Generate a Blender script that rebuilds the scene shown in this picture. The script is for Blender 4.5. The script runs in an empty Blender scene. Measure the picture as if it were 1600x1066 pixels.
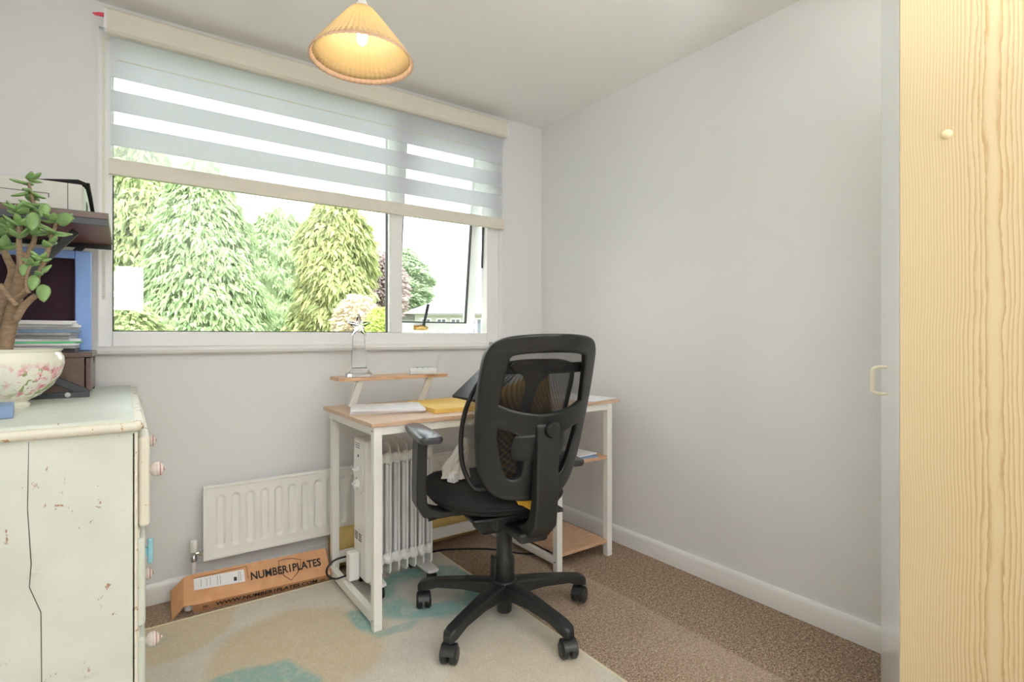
import bpy, bmesh, math, random
from mathutils import Vector, Matrix, Euler

S = bpy.context.scene
COL = S.collection
R = math.radians
random.seed(7)

# ------------------------------------------------------------------ camera
FPX, CXP, HY, CAMZ, YAW = 838.0, 800.0, 525.5, 1.094, R(35.7)
cam_d = bpy.data.cameras.new('camera')
cam_d.sensor_fit = 'HORIZONTAL'; cam_d.sensor_width = 36.0
cam_d.lens = 36.0 * FPX / 1600.0
cam_d.shift_y = -(533.0 - HY) / 1600.0
cam_d.clip_start = 0.02; cam_d.clip_end = 300
cam = bpy.data.objects.new('camera', cam_d); COL.objects.link(cam)
cam.location = (0, 0, CAMZ); cam.rotation_euler = (R(90), 0, -YAW)
S.camera = cam

# ------------------------------------------------------------------ colour management
S.view_settings.view_transform = 'Standard'
S.view_settings.look = 'None'
S.view_settings.gamma = 1.0
S.view_settings.use_curve_mapping = False
S.view_settings.exposure = 0.06
S.cycles.max_bounces = 14; S.cycles.diffuse_bounces = 8; S.cycles.transparent_max_bounces = 24
S.cycles.sample_clamp_indirect = 6.0

# ------------------------------------------------------------------ world: bright hazy sky
w = bpy.data.worlds.new('sky'); S.world = w; w.use_nodes = True
nt = w.node_tree; nt.nodes.clear()
wo = nt.nodes.new('ShaderNodeOutputWorld'); bg = nt.nodes.new('ShaderNodeBackground')
tc = nt.nodes.new('ShaderNodeTexCoord'); sx = nt.nodes.new('ShaderNodeSeparateXYZ'); rp = nt.nodes.new('ShaderNodeValToRGB')
nt.links.new(tc.outputs['Generated'], sx.inputs[0]); nt.links.new(sx.outputs['Z'], rp.inputs[0])
rp.color_ramp.elements[0].position = 0.0; rp.color_ramp.elements[0].color = (1.0, 0.99, 0.96, 1)
rp.color_ramp.elements[1].position = 0.6; rp.color_ramp.elements[1].color = (0.86, 0.94, 1.0, 1)
nt.links.new(rp.outputs[0], bg.inputs['Color']); bg.inputs['Strength'].default_value = 4.6
nt.links.new(bg.outputs[0], wo.inputs[0])

# ------------------------------------------------------------------ lights
def light(name, typ, loc, energy, color=(1, 1, 1), **kw):
    l = bpy.data.lights.new(name, typ); l.energy = energy; l.color = color
    for k, v in kw.items(): setattr(l, k, v)
    o = bpy.data.objects.new(name, l); COL.objects.link(o); o.location = loc
    return o
sun = light('sun', 'SUN', (0, -20, 30), 4.0, (1.0, 0.95, 0.86), angle=R(1.0))
sun.rotation_euler = Vector((0.35, 1.0, -0.85)).to_track_quat('-Z', 'Y').to_euler()
# added light behind the camera, assumed source of the window reflection; no real pane
rear_l = light('assumed_rear_light', 'AREA', (0.0, -1.86, 1.62), 12, (1.0, 0.985, 0.96), shape='RECTANGLE', size=0.30, size_y=0.48)
rear_l.rotation_euler = (R(90), 0, 0)
# added fill light behind the camera, bounced off the ceiling; no real lamp
fill_l = light('ceiling_bounce_fill', 'AREA', (0.80, -0.75, 1.15), 70, (0.965, 0.985, 1.0), shape='DISK', size=0.35, spread=R(140))
fill_l.rotation_euler = (R(180), 0, 0)

# ------------------------------------------------------------------ material helpers
MATS = {}
def srgb(r, g, b):
    f = lambda c: (c / 255 / 12.92) if c / 255 <= 0.04045 else ((c / 255 + 0.055) / 1.055) ** 2.4
    return (f(r), f(g), f(b), 1.0)
class NT:
    def __init__(s, name):
        s.m = bpy.data.materials.new(name); s.m.use_nodes = True
        s.t = s.m.node_tree; s.t.nodes.clear()
        s.out = s.t.nodes.new('ShaderNodeOutputMaterial')
        s.b = s.n('ShaderNodeBsdfPrincipled'); s.l(s.b.outputs[0], s.out.inputs[0])
    def n(s, typ, **kw):
        x = s.t.nodes.new(typ)
        for k, v in kw.items(): setattr(x, k, v)
        return x
    def l(s, a, b): s.t.links.new(a, b)
    def obj(s, scale=(1, 1, 1), loc=(0, 0, 0)):
        t = s.n('ShaderNodeTexCoord'); mp = s.n('ShaderNodeMapping')
        mp.inputs['Scale'].default_value = scale; mp.inputs['Location'].default_value = loc
        s.l(t.outputs['Object'], mp.inputs[0]); return mp.outputs[0]
    def noise(s, vec, scale, detail=3, rough=0.55, dist=0.0):
        x = s.n('ShaderNodeTexNoise'); x.inputs['Scale'].default_value = scale
        x.inputs['Detail'].default_value = detail; x.inputs['Roughness'].default_value = rough
        x.inputs['Distortion'].default_value = dist
        if vec is not None: s.l(vec, x.inputs['Vector'])
        return x.outputs['Fac']
    def ramp(s, fac, *stops, interp='LINEAR'):
        x = s.n('ShaderNodeValToRGB'); cr = x.color_ramp; cr.interpolation = interp
        while len(cr.elements) < len(stops): cr.elements.new(0.5)
        for e, (p, c) in zip(cr.elements, stops): e.position = p; e.color = c if len(c) == 4 else (*c, 1)
        s.l(fac, x.inputs[0]); return x.outputs[0]
    def math(s, op, a, b=None, c=None, clamp=False):
        x = s.n('ShaderNodeMath', operation=op); x.use_clamp = clamp
        for i, v in enumerate((a, b, c)):
            if v is None: continue
            if isinstance(v, (int, float)): x.inputs[i].default_value = v
            else: s.l(v, x.inputs[i])
        return x.outputs[0]
    def mix(s, fac, a, b):
        x = s.n('ShaderNodeMix', data_type='RGBA')
        for sock, v in ((x.inputs[0], fac), (x.inputs[6], a), (x.inputs[7], b)):
            if isinstance(v, (int, float)): sock.default_value = v
            elif isinstance(v, tuple): sock.default_value = v
            else: s.l(v, sock)
        return x.outputs[2]
    def sep(s, vec):
        x = s.n('ShaderNodeSeparateXYZ'); s.l(vec, x.inputs[0]); return x.outputs
    def bump(s, h, strength=0.2, dist=0.002):
        x = s.n('ShaderNodeBump'); x.inputs['Strength'].default_value = strength; x.inputs['Distance'].default_value = dist
        s.l(h, x.inputs['Height']); s.l(x.outputs[0], s.b.inputs['Normal'])
    def set(s, **kw):
        for k, v in kw.items():
            k = k.replace('_', ' ')
            sock = s.b.inputs[k]
            if isinstance(v, (int, float, tuple)): sock.default_value = v
            else: s.l(v, sock)
        return s

def plain(name, col, rough=0.5, metal=0.0, var=0.06, scale=30, bump=0.0, bscale=300, spec=None, stretch=(1, 1, 1)):
    if name in MATS: return MATS[name]
    n = NT(name); v = n.obj(stretch)
    f = n.noise(v, scale)
    c0 = tuple(max(0, c * (1 - var)) for c in col[:3]); c1 = tuple(min(1, c * (1 + var)) for c in col[:3])
    n.set(Base_Color=n.ramp(f, (0.3, c0), (0.7, c1)), Roughness=rough, Metallic=metal)
    if spec is not None: n.set(Specular_IOR_Level=spec)
    if bump: n.bump(n.noise(v, bscale), bump, 0.001)
    MATS[name] = n.m; return n.m

M_wall = plain('wall_paint', srgb(231, 232, 233), 0.7, var=0.012, scale=2.5, bump=0.12, bscale=40)
M_ceil = plain('ceiling_paint', srgb(244, 244, 243), 0.8, var=0.01, scale=2, bump=0.08, bscale=60)
M_gloss = plain('gloss_white_paint', srgb(238, 238, 238), 0.28, var=0.01, scale=6)
M_upvc = plain('window_white', srgb(244, 245, 246), 0.25, var=0.006, scale=4)
M_rad = plain('radiator_enamel', srgb(243, 243, 241), 0.3, var=0.01, scale=5)
M_chrome = plain('chrome', srgb(200, 202, 205), 0.15, 1.0, var=0.03)
M_brass = plain('aged_brass', srgb(205, 170, 105), 0.28, 1.0, var=0.1)
M_desk_steel = plain('white_steel', srgb(240, 240, 236), 0.35, var=0.012, scale=10)
M_black = plain('black_plastic', srgb(29, 32, 32), 0.42, var=0.08, scale=60, bump=0.05, bscale=900)
M_blackfab = plain('black_fabric', srgb(21, 22, 23), 0.9, var=0.25, scale=500, bump=0.4, bscale=900)
M_padtop = plain('grey_armpad', srgb(52, 54, 58), 0.3, var=0.05, scale=50)
M_rubber = plain('black_rubber', srgb(28, 28, 30), 0.5, var=0.05)
M_cream = plain('cream_plastic', srgb(238, 232, 208), 0.35, var=0.02)
M_pink = plain('pink_tape', srgb(235, 80, 105), 0.5, var=0.08)
M_paper = plain('white_paper', srgb(238, 238, 242), 0.75, var=0.02, scale=20)
M_envelope = plain('buff_envelope', srgb(236, 200, 110), 0.7, var=0.04, scale=12)
M_bluepaper = plain('blue_grey_card', srgb(125, 150, 185), 0.6, var=0.05)
M_cotton = plain('white_cotton', srgb(222, 218, 212), 0.85, var=0.05, bump=0.3, bscale=200)
M_yellow = plain('mustard_fabric', srgb(232, 180, 62), 0.9, var=0.12, scale=60, bump=0.3, bscale=500)
M_foil = plain('yellow_underlay', srgb(206, 178, 112), 0.7, var=0.12, scale=25, bump=0.25, bscale=120)
M_heater = plain('heater_enamel', srgb(241, 241, 240), 0.22, var=0.01)
M_slot = plain('dark_slot', srgb(60, 58, 58), 0.6)
M_greysteel = plain('dark_grey_steel', srgb(62, 66, 70), 0.45, 0.2, var=0.05)
M_walnut = plain('dark_walnut', srgb(92, 70, 60), 0.35, var=0.22, scale=14, stretch=(2, 14, 14))
M_redwalnut = plain('red_walnut_underside', srgb(120, 62, 52), 0.4, var=0.15, scale=12, stretch=(2, 14, 14))
M_printer = plain('printer_grey', srgb(205, 205, 200), 0.5, var=0.02)
M_printer_side = plain('printer_side', srgb(200, 216, 204), 0.5, var=0.03)
M_blue = plain('sky_blue_lacquer', srgb(140, 182, 250), 0.4, var=0.06, scale=8)
M_plum = plain('plum_cloth', srgb(58, 36, 52), 0.9, var=0.25, scale=250, bump=0.3, bscale=500)
M_green = plain('green_card', srgb(110, 200, 150), 0.6)
M_grey_mag = plain('grey_magazine', srgb(150, 152, 158), 0.5, var=0.15, scale=40)
M_knobblue = plain('pale_blue_ceramic', srgb(150, 205, 222), 0.25, var=0.04)
M_bark = plain('jade_stem', srgb(142, 120, 96), 0.8, var=0.25, scale=60, bump=0.4, bscale=120, stretch=(1, 1, 3))
M_soil = plain('potting_soil', srgb(70, 52, 40), 0.95, var=0.4, scale=120, bump=0.6, bscale=200)
M_wht_ext = plain('white_render', srgb(196, 194, 190), 0.85, var=0.03)
M_roof = plain('pale_roof_tiles', srgb(150, 138, 130), 0.85, var=0.1, scale=6)
M_slate = plain('grey_hung_tiles', srgb(118, 116, 114), 0.85, var=0.1, scale=8)
M_pane = plain('dark_house_glass', srgb(95, 108, 118), 0.1, var=0.1)
M_lawn = plain('lawn', srgb(120, 150, 70), 0.95, var=0.3, scale=3)
M_trunk = plain('tree_bark', srgb(105, 88, 72), 0.95, var=0.3, scale=12)
M_cable = plain('black_cable', srgb(22, 22, 24), 0.45)
M_screen = plain('black_screen', srgb(12, 12, 14), 0.35, var=0.1)
M_calc = plain('pale_grey_plastic', srgb(215, 217, 218), 0.4, var=0.02)
M_lcd = plain('calculator_display', srgb(165, 178, 172), 0.2, var=0.03)
M_ink = plain('black_ink', srgb(38, 34, 32), 0.7, var=0.15, scale=80)
M_string = plain('white_cord', srgb(235, 234, 230), 0.6)

def mat_oak(name, col, dark, stretch):
    n = NT(name); v = n.obj(stretch)
    f = n.noise(v, 9, 5, 0.6, 0.6); f2 = n.noise(v, 60, 3)
    c = n.ramp(f, (0.3, dark), (0.62, col)); c = n.mix(n.math('MULTIPLY', f2, 0.18), c, dark)
    n.set(Base_Color=c, Roughness=0.4); return n.m
M_oak = mat_oak('oak_laminate', srgb(214, 178, 146), srgb(178, 138, 104), (1.2, 14, 14))
M_oaktop = mat_oak('pale_oak_laminate', srgb(216, 188, 164), srgb(190, 156, 128), (1.2, 14, 14))

def mat_glass(name, tint=(1, 1, 1, 1), refl=1.0):
    n = NT(name); n.t.nodes.remove(n.b)
    tr = n.n('ShaderNodeBsdfTransparent'); tr.inputs[0].default_value = tint
    gl = n.n('ShaderNodeBsdfGlossy'); gl.inputs['Roughness'].default_value = 0.0
    fr = n.n('ShaderNodeFresnel'); fr.inputs['IOR'].default_value = 1.45
    # tiny procedural waviness so the pane is not a perfect mirror
    ns = n.noise(n.obj(), 1.5); bp = n.n('ShaderNodeBump'); bp.inputs['Strength'].default_value = 0.01; bp.inputs['Distance'].default_value = 0.01
    n.l(ns, bp.inputs['Height']); n.l(bp.outputs[0], gl.inputs['Normal'])
    mx = n.n('ShaderNodeMixShader'); n.l(n.math('MULTIPLY', fr.outputs[0], refl), mx.inputs[0])
    n.l(tr.outputs[0], mx.inputs[1]); n.l(gl.outputs[0], mx.inputs[2]); n.l(mx.outputs[0], n.out.inputs[0])
    return n.m
M_glass = mat_glass('window_glass', (0.97, 0.985, 0.975, 1))

def mat_crystal():
    n = NT('crystal'); n.set(Base_Color=(0.98, 0.99, 1, 1), Roughness=n.ramp(n.noise(n.obj(), 40), (0.4, (0, 0, 0)), (0.7, (0.03, 0.03, 0.03))), IOR=1.45)
    n.b.inputs['Transmission Weight'].default_value = 1.0
    return n.m
M_crystal = mat_crystal()

def mat_sheer():
    n = NT('sheer_blind_voile'); n.t.nodes.remove(n.b)
    tr = n.n('ShaderNodeBsdfTransparent'); tl = n.n('ShaderNodeBsdfTranslucent'); tl.inputs[0].default_value = (0.95, 0.96, 0.97, 1)
    wv = n.n('ShaderNodeTexWave', wave_type='BANDS', bands_direction='X'); wv.inputs['Scale'].default_value = 300
    n.l(n.obj(), wv.inputs['Vector'])
    mx = n.n('ShaderNodeMixShader'); n.l(n.math('MULTIPLY_ADD', wv.outputs['Fac'], 0.1, 0.28), mx.inputs[0])
    n.l(tr.outputs[0], mx.inputs[1]); n.l(tl.outputs[0], mx.inputs[2]); n.l(mx.outputs[0], n.out.inputs[0]); return n.m
M_sheer = mat_sheer()
def mat_translucent(name, col, tl_col, fac, rough=0.8, scale=200):
    n = NT(name); v = n.obj(); f = n.noise(v, scale)
    c0 = tuple(c * 0.95 for c in col[:3])
    n.set(Base_Color=n.ramp(f, (0.3, c0), (0.7, col)), Roughness=rough)
    tl = n.n('ShaderNodeBsdfTranslucent'); tl.inputs[0].default_value = tl_col
    mx = n.n('ShaderNodeMixShader'); mx.inputs[0].default_value = fac
    n.l(n.b.outputs[0], mx.inputs[1]); n.l(tl.outputs[0], mx.inputs[2]); n.l(mx.outputs[0], n.out.inputs[0]); return n.m
M_blindfab = mat_translucent('blind_fabric', srgb(232, 234, 238), (0.86, 0.88, 0.93, 1), 0.55)
M_blindcase = plain('blind_cassette', srgb(226, 222, 210), 0.5, var=0.015)
M_blindbar = plain('blind_bottom_bar', srgb(226, 221, 210), 0.45, var=0.015)
M_shade = mat_translucent('pleated_shade_fabric', srgb(247, 226, 180), (0.97, 0.80, 0.46, 1), 0.40)
M_shadetrim = mat_translucent('shade_lace_trim', srgb(240, 208, 184), (0.95, 0.78, 0.55, 1), 0.25)

def mat_emit(name, col, strength):
    n = NT(name); n.set(Base_Color=(1, 1, 1, 1)); n.b.inputs['Emission Color'].default_value = col; n.b.inputs['Emission Strength'].default_value = strength
    n.set(Roughness=n.ramp(n.noise(n.obj(), 20), (0.3, (0.2,) * 3), (0.7, (0.3,) * 3))); return n.m
M_bulb = mat_emit('warm_bulb', (1.0, 0.92, 0.72, 1), 9)

def mat_mesh(name, col, cell, fill):
    """woven netting: holes are really open (transparent), threads are dark"""
    n = NT(name); t = n.n('ShaderNodeTexCoord'); o = n.sep(t.outputs['UV'])
    a = n.math('MULTIPLY', n.math('ADD', o[0], o[1]), math.pi / cell); b = n.math('MULTIPLY', n.math('SUBTRACT', o[0], o[1]), math.pi / cell)
    p = n.math('MULTIPLY', n.math('ABSOLUTE', n.math('SINE', a)), n.math('ABSOLUTE', n.math('SINE', b)))
    al = n.math('LESS_THAN', p, fill)
    n.set(Base_Color=col, Roughness=0.6, Alpha=al); return n.m
M_net = mat_mesh('chair_netting', srgb(24, 25, 26), 0.0062, 0.47)
M_net2 = mat_mesh('support_netting', srgb(20, 20, 22), 0.0052, 0.50)

def mat_carpet():
    n = NT('brown_carpet'); v = n.obj()
    f = n.noise(v, 170, 2, 0.7); f2 = n.noise(v, 70, 2); f3 = n.noise(v, 5, 2)
    fac = n.math('ADD', n.math('MULTIPLY', f, 0.75), n.math('MULTIPLY', f2, 0.25))
    c = n.ramp(fac, (0.36, srgb(98, 80, 66)), (0.5, srgb(152, 130, 110)), (0.64, srgb(208, 188, 166)))
    # vacuumed bands: pile lies the other way in stripes along the right wall
    x = n.sep(v)[0]
    xx = n.math('ADD', x, n.math('MULTIPLY', n.noise(v, 3.0), 0.03))
    band = n.ramp(n.math('SUBTRACT', xx, 1.0), (0.40, (0.35,) * 3), (0.62, (0.8,) * 3), (0.705, (1, 1, 1)), (0.722, (0, 0, 0)))
    band = n.math('MULTIPLY', band, n.ramp(n.noise(n.obj((1, 1, 1), (2, 1, 0)), 3.2, 2), (0.35, (0.35,) * 3), (0.6, (1, 1, 1))))
    c = n.mix(n.math('MULTIPLY', band, 0.34), c, srgb(214, 194, 174))
    c = n.mix(n.math('MULTIPLY', f3, 0.12), c, srgb(110, 90, 74))
    n.set(Base_Color=c, Roughness=0.95, Specular_IOR_Level=0.1); n.bump(fac, 0.9, 0.006); return n.m
M_carpet = mat_carpet()

def mat_rug():
    n = NT('watercolour_rug'); v = n.obj()
    warp = n.n('ShaderNodeTexNoise'); warp.inputs['Scale'].default_value = 7; warp.inputs['Detail'].default_value = 5
    n.l(v, warp.inputs['Vector'])
    vm = n.n('ShaderNodeVectorMath', operation='MULTIPLY_ADD'); n.l(warp.outputs['Color'], vm.inputs[0])
    vm.inputs[1].default_value = (0.09, 0.09, 0); n.l(v, vm.inputs[2])
    vs = n.n('ShaderNodeVectorMath', operation='SUBTRACT'); n.l(vm.outputs[0], vs.inputs[0]); vs.inputs[1].default_value = (0.045, 0.045, 0)
    p = vs.outputs[0]
    fine = n.noise(v, 260, 2); blot = n.noise(v, 5, 4); streak = n.noise(n.obj((120, 500, 1)), 1, 2)
    base = n.ramp(blot, (0.35, srgb(212, 207, 198)), (0.6, srgb(226, 220, 208)))
    tan, teal, grey = srgb(212, 193, 158), srgb(120, 182, 182), srgb(204, 204, 200)
    def spot(c, cx, cy, sx_, sy_, r0, r1, col, k, ring=None):
        mp = n.n('ShaderNodeMapping', vector_type='POINT'); n.l(p, mp.inputs[0])
        mp.inputs['Location'].default_value = (-cx / sx_, -cy / sy_, 0); mp.inputs['Scale'].default_value = (1 / sx_, 1 / sy_, 0)
        ln = n.n('ShaderNodeVectorMath', operation='LENGTH'); n.l(mp.outputs[0], ln.inputs[0])
        if ring:
            d = n.math('ABSOLUTE', n.math('SUBTRACT', ln.outputs['Value'], ring))
        else: d = ln.outputs['Value']
        m = n.ramp(d, (r0, (1, 1, 1)), (r1, (0, 0, 0)))
        brk = n.ramp(n.noise(v, 9, 4), (0.30, (0.25,) * 3), (0.55, (1, 1, 1))) if ring else None
        f = n.math('MULTIPLY', n.math('MULTIPLY', m, k), n.ramp(n.noise(v, 38, 4, 0.7), (0.30, (0.45,) * 3), (0.55, (1, 1, 1))))
        if brk is not None: f = n.math('MULTIPLY', f, brk)
        return n.mix(f, c, col)
    c = base
    c = spot(c, 0.08, 2.38, 1, 1, 0.255, 0.28, tan, 0.75)
    c = spot(c, 0.08, 2.28, 0.1, 0.05, 0.4, 1.0, teal, 0.22)
    c = spot(c, 0.49, 1.94, 1, 1, 0.27, 0.31, tan, 0.85)
    c = spot(c, 0.31, 1.75, 1, 1, 0.17, 0.20, teal, 0.85)
    c = spot(c, 0.735, 1.98, 0.055, 0.13, 0.7, 1.05, teal, 0.9)
    c = spot(c, 0.82, 1.855, 0.12, 0.03, 0.6, 1.1, teal, 0.6)
    c = spot(c, 1.05, 2.07, 1, 1, 0.03, 0.085, teal, 1.0, ring=0.185)
    c = spot(c, 0.99, 1.90, 0.12, 0.05, 0.7, 1.1, teal, 0.75)
    c = spot(c, 1.05, 2.08, 1, 1, 0.10, 0.14, grey, 0.6)
    c = spot(c, 1.05, 1.40, 1, 1, 0.20, 0.27, tan, 0.45, )
    c = n.mix(n.math('MULTIPLY', n.ramp(fine, (0.35, (0, 0, 0)), (0.7, (1, 1, 1))), 0.42), c, srgb(156, 146, 130))
    c = n.mix(n.math('MULTIPLY', n.ramp(streak, (0.4, (0, 0, 0)), (0.65, (1, 1, 1))), 0.16), c, srgb(236, 228, 212))
    n.set(Base_Color=c, Roughness=0.95, Specular_IOR_Level=0.1); n.bump(n.math('ADD', fine, streak), 0.5, 0.003); return n.m
M_rug = mat_rug()
M_rugedge = plain('rug_binding', srgb(214, 206, 180), 0.9, var=0.06, scale=200)

def mat_pine():
    n = NT('pine'); v = n.obj(); o = n.sep(v)
    # flat-sawn board in the y-z plane: ring distance from the heart line
    wob = n.noise(n.obj((0.0, 0.0, 1.0)), 2.2, 2)
    wob2 = n.noise(n.obj((0, 9, 1.6)), 1.6, 4, 0.6)
    yc = n.math('MULTIPLY_ADD', wob, 0.03, 0.229 - 0.015)
    dy = n.math('SUBTRACT', o[1], yc)
    ad = n.math('ABSOLUTE', dy)
    core = n.math('SUBTRACT', 1.0, n.math('MULTIPLY', ad, 16.0), clamp=True)
    jag = n.math('SUBTRACT', n.noise(n.obj((0, 26, 3.4)), 1.0, 5, 0.62), 0.5)
    slow = n.math('SUBTRACT', n.noise(n.obj((0, 16, 1.3), (0, 3, 5)), 1.0, 2), 0.5)
    rr = n.math('ADD', ad, n.math('MULTIPLY', n.math('MULTIPLY', jag, core), 0.042))
    rr = n.math('ADD', rr, n.math('MULTIPLY', slow, 0.012))
    rr = n.math('MAXIMUM', n.math('SUBTRACT', rr, 0.004), 0.0)
    rr = n.math('ADD', rr, n.math('MULTIPLY', wob2, 0.003))
    ph = n.math('FRACT', n.math('MULTIPLY', n.math('POWER', rr, 1.25), 235))
    line = n.ramp(ph, (0.0, (0.05,) * 3), (0.45, (0.25,) * 3), (0.85, (1, 1, 1)), (1.0, (0.0,) * 3))
    fine = n.noise(n.obj((1, 320, 1.2)), 1.0, 3)
    near = n.math('SUBTRACT', 1.0, n.math('MULTIPLY', n.math('ABSOLUTE', dy), 4.2), clamp=True)
    k = n.math('MULTIPLY', line, n.math('MULTIPLY_ADD', n.math('POWER', near, 2.0), 0.72, 0.26))
    c = n.mix(k, srgb(214, 198, 160), srgb(170, 128, 78))
    c = n.mix(n.math('MULTIPLY', fine, 0.42), c, srgb(208, 182, 134))
    n.set(Base_Color=c, Roughness=0.42); n.b.inputs['Coat Weight'].default_value = 0.15; return n.m
M_pine = mat_pine()
M_pineplug = plain('pine_plug', srgb(238, 216, 172), 0.4, var=0.04)

def mat_chest():
    n = NT('distressed_paint'); v = n.obj(); vs = n.obj((1.6, 1.6, 0.8))
    grime = n.noise(v, 4, 4)
    c = n.ramp(grime, (0.3, srgb(208, 214, 203)), (0.65, srgb(222, 228, 219)))
    chips = n.math('MULTIPLY', n.ramp(n.noise(vs, 26, 5, 0.62, 0.3), (0.655, (0, 0, 0)), (0.68, (1, 1, 1))), n.ramp(n.noise(v, 5, 2), (0.44, (0, 0, 0)), (0.54, (1, 1, 1))))
    c = n.mix(chips, c, srgb(160, 118, 88))
    scuff = n.ramp(n.noise(n.obj((1, 1, 3)), 12, 6, 0.75), (0.6, (0, 0, 0)), (0.78, (1, 1, 1)))
    c = n.mix(n.math('MULTIPLY', scuff, 0.35), c, srgb(170, 165, 150))
    n.set(Base_Color=c, Roughness=n.ramp(grime, (0.3, (0.4,) * 3), (0.7, (0.55,) * 3)))
    n.bump(n.math('SUBTRACT', 1.0, chips), 0.3, 0.001); return n.m
M_chest = mat_chest()
def mat_chestedge():
    n = NT('worn_paint_edge'); v = n.obj((3.5, 1.6, 3.5))
    chips = n.ramp(n.noise(v, 14, 5, 0.65), (0.61, (0, 0, 0)), (0.63, (1, 1, 1)))
    c = n.mix(chips, srgb(228, 225, 210), srgb(186, 148, 116)); n.set(Base_Color=c, Roughness=0.5); return n.m
M_chestedge = mat_chestedge()
M_rawwood = plain('raw_drawer_wood', srgb(150, 90, 58), 0.7, var=0.2, scale=20, stretch=(1, 6, 10))
M_crack = plain('panel_crack', srgb(70, 60, 52), 0.9)
def mat_knob():
    n = NT('striped_ceramic'); o = n.sep(n.obj())
    wv = n.math('SINE', n.math('MULTIPLY', o[0], 700))
    m = n.math('MULTIPLY', n.math('GREATER_THAN', wv, 0.55), n.math('GREATER_THAN', o[0], 0.021))
    n.set(Base_Color=n.mix(m, srgb(236, 226, 220), srgb(190, 130, 130)), Roughness=0.2); return n.m
M_knob = mat_knob()

def mat_card():
    n = NT('corrugated_card'); v = n.obj()
    f = n.noise(v, 18, 4); g = n.n('ShaderNodeTexWave'); g.inputs['Scale'].default_value = 60; n.l(v, g.inputs['Vector'])
    c = n.ramp(f, (0.3, srgb(200, 148, 106)), (0.7, srgb(216, 166, 124)))
    c = n.mix(n.math('MULTIPLY', g.outputs['Fac'], 0.06), c, srgb(170, 110, 70))
    n.set(Base_Color=c, Roughness=0.8); return n.m
M_card = mat_card()
M_cardin = plain('card_inner', srgb(186, 126, 84), 0.85, var=0.1)

def mat_bowl():
    n = NT('floral_china'); v = n.obj(); o = n.sep(v)
    zone = n.ramp(n.math('ABSOLUTE', n.math('SUBTRACT', o[2], 0.072)), (0.032, (1, 1, 1)), (0.055, (0, 0, 0)))
    side = n.ramp(o[0], (0.02, (0, 0, 0)), (0.06, (1, 1, 1)))
    f = n.noise(v, 24, 4, 0.6, 0.5); g = n.noise(n.obj((1, 1, 1), (3, 1, 2)), 30, 3, 0.6, 0.5)
    zone = n.math('MULTIPLY', zone, side)
    rose = n.math('MULTIPLY', n.ramp(f, (0.50, (0, 0, 0)), (0.54, (1, 1, 1))), zone)
    leaf = n.math('MULTIPLY', n.ramp(g, (0.54, (0, 0, 0)), (0.58, (1, 1, 1))), zone)
    c = n.mix(leaf, srgb(240, 240, 226), srgb(138, 158, 100))
    c = n.mix(rose, c, n.ramp(n.noise(v, 70, 3), (0.4, srgb(205, 108, 128)), (0.62, srgb(244, 214, 214))))
    n.set(Base_Color=c, Roughness=0.12); return n.m
M_bowl = mat_bowl()

def mat_leaf(name, c0, c1, rough=0.6, tl=0.3, island=True):
    n = NT(name)
    if island:
        g = n.n('ShaderNodeNewGeometry'); f = g.outputs['Random Per Island']
    else: f = n.noise(n.obj(), 12)
    col = n.ramp(f, (0.0, c0), (1.0, c1))
    n.set(Base_Color=col, Roughness=rough, Specular_IOR_Level=0.2)
    t = n.n('ShaderNodeBsdfTranslucent'); n.l(col, t.inputs[0])
    mx = n.n('ShaderNodeMixShader'); mx.inputs[0].default_value = tl
    n.l(n.b.outputs[0], mx.inputs[1]); n.l(t.outputs[0], mx.inputs[2]); n.l(mx.outputs[0], n.out.inputs[0]); return n.m
M_jade = plain('jade_leaf', srgb(126, 160, 98), 0.3, var=0.18, scale=25)
M_con1 = mat_leaf('cypress_foliage', srgb(138, 160, 112), srgb(200, 208, 150))
M_con2 = mat_leaf('cypress_foliage_blue', srgb(142, 168, 124), srgb(194, 210, 160))
M_con3 = mat_leaf('cypress_foliage_gold', srgb(142, 158, 104), srgb(206, 208, 150))
M_broad = mat_leaf('broadleaf_foliage', srgb(160, 180, 150), srgb(196, 210, 178))
M_purple = mat_leaf('purple_foliage', srgb(165, 148, 148), srgb(198, 182, 178))
M_pinkl = mat_leaf('pink_acer_foliage', srgb(206, 190, 165), srgb(232, 222, 200))
M_lime = mat_leaf('lime_shrub_foliage', srgb(175, 195, 100), srgb(225, 230, 150))

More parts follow.
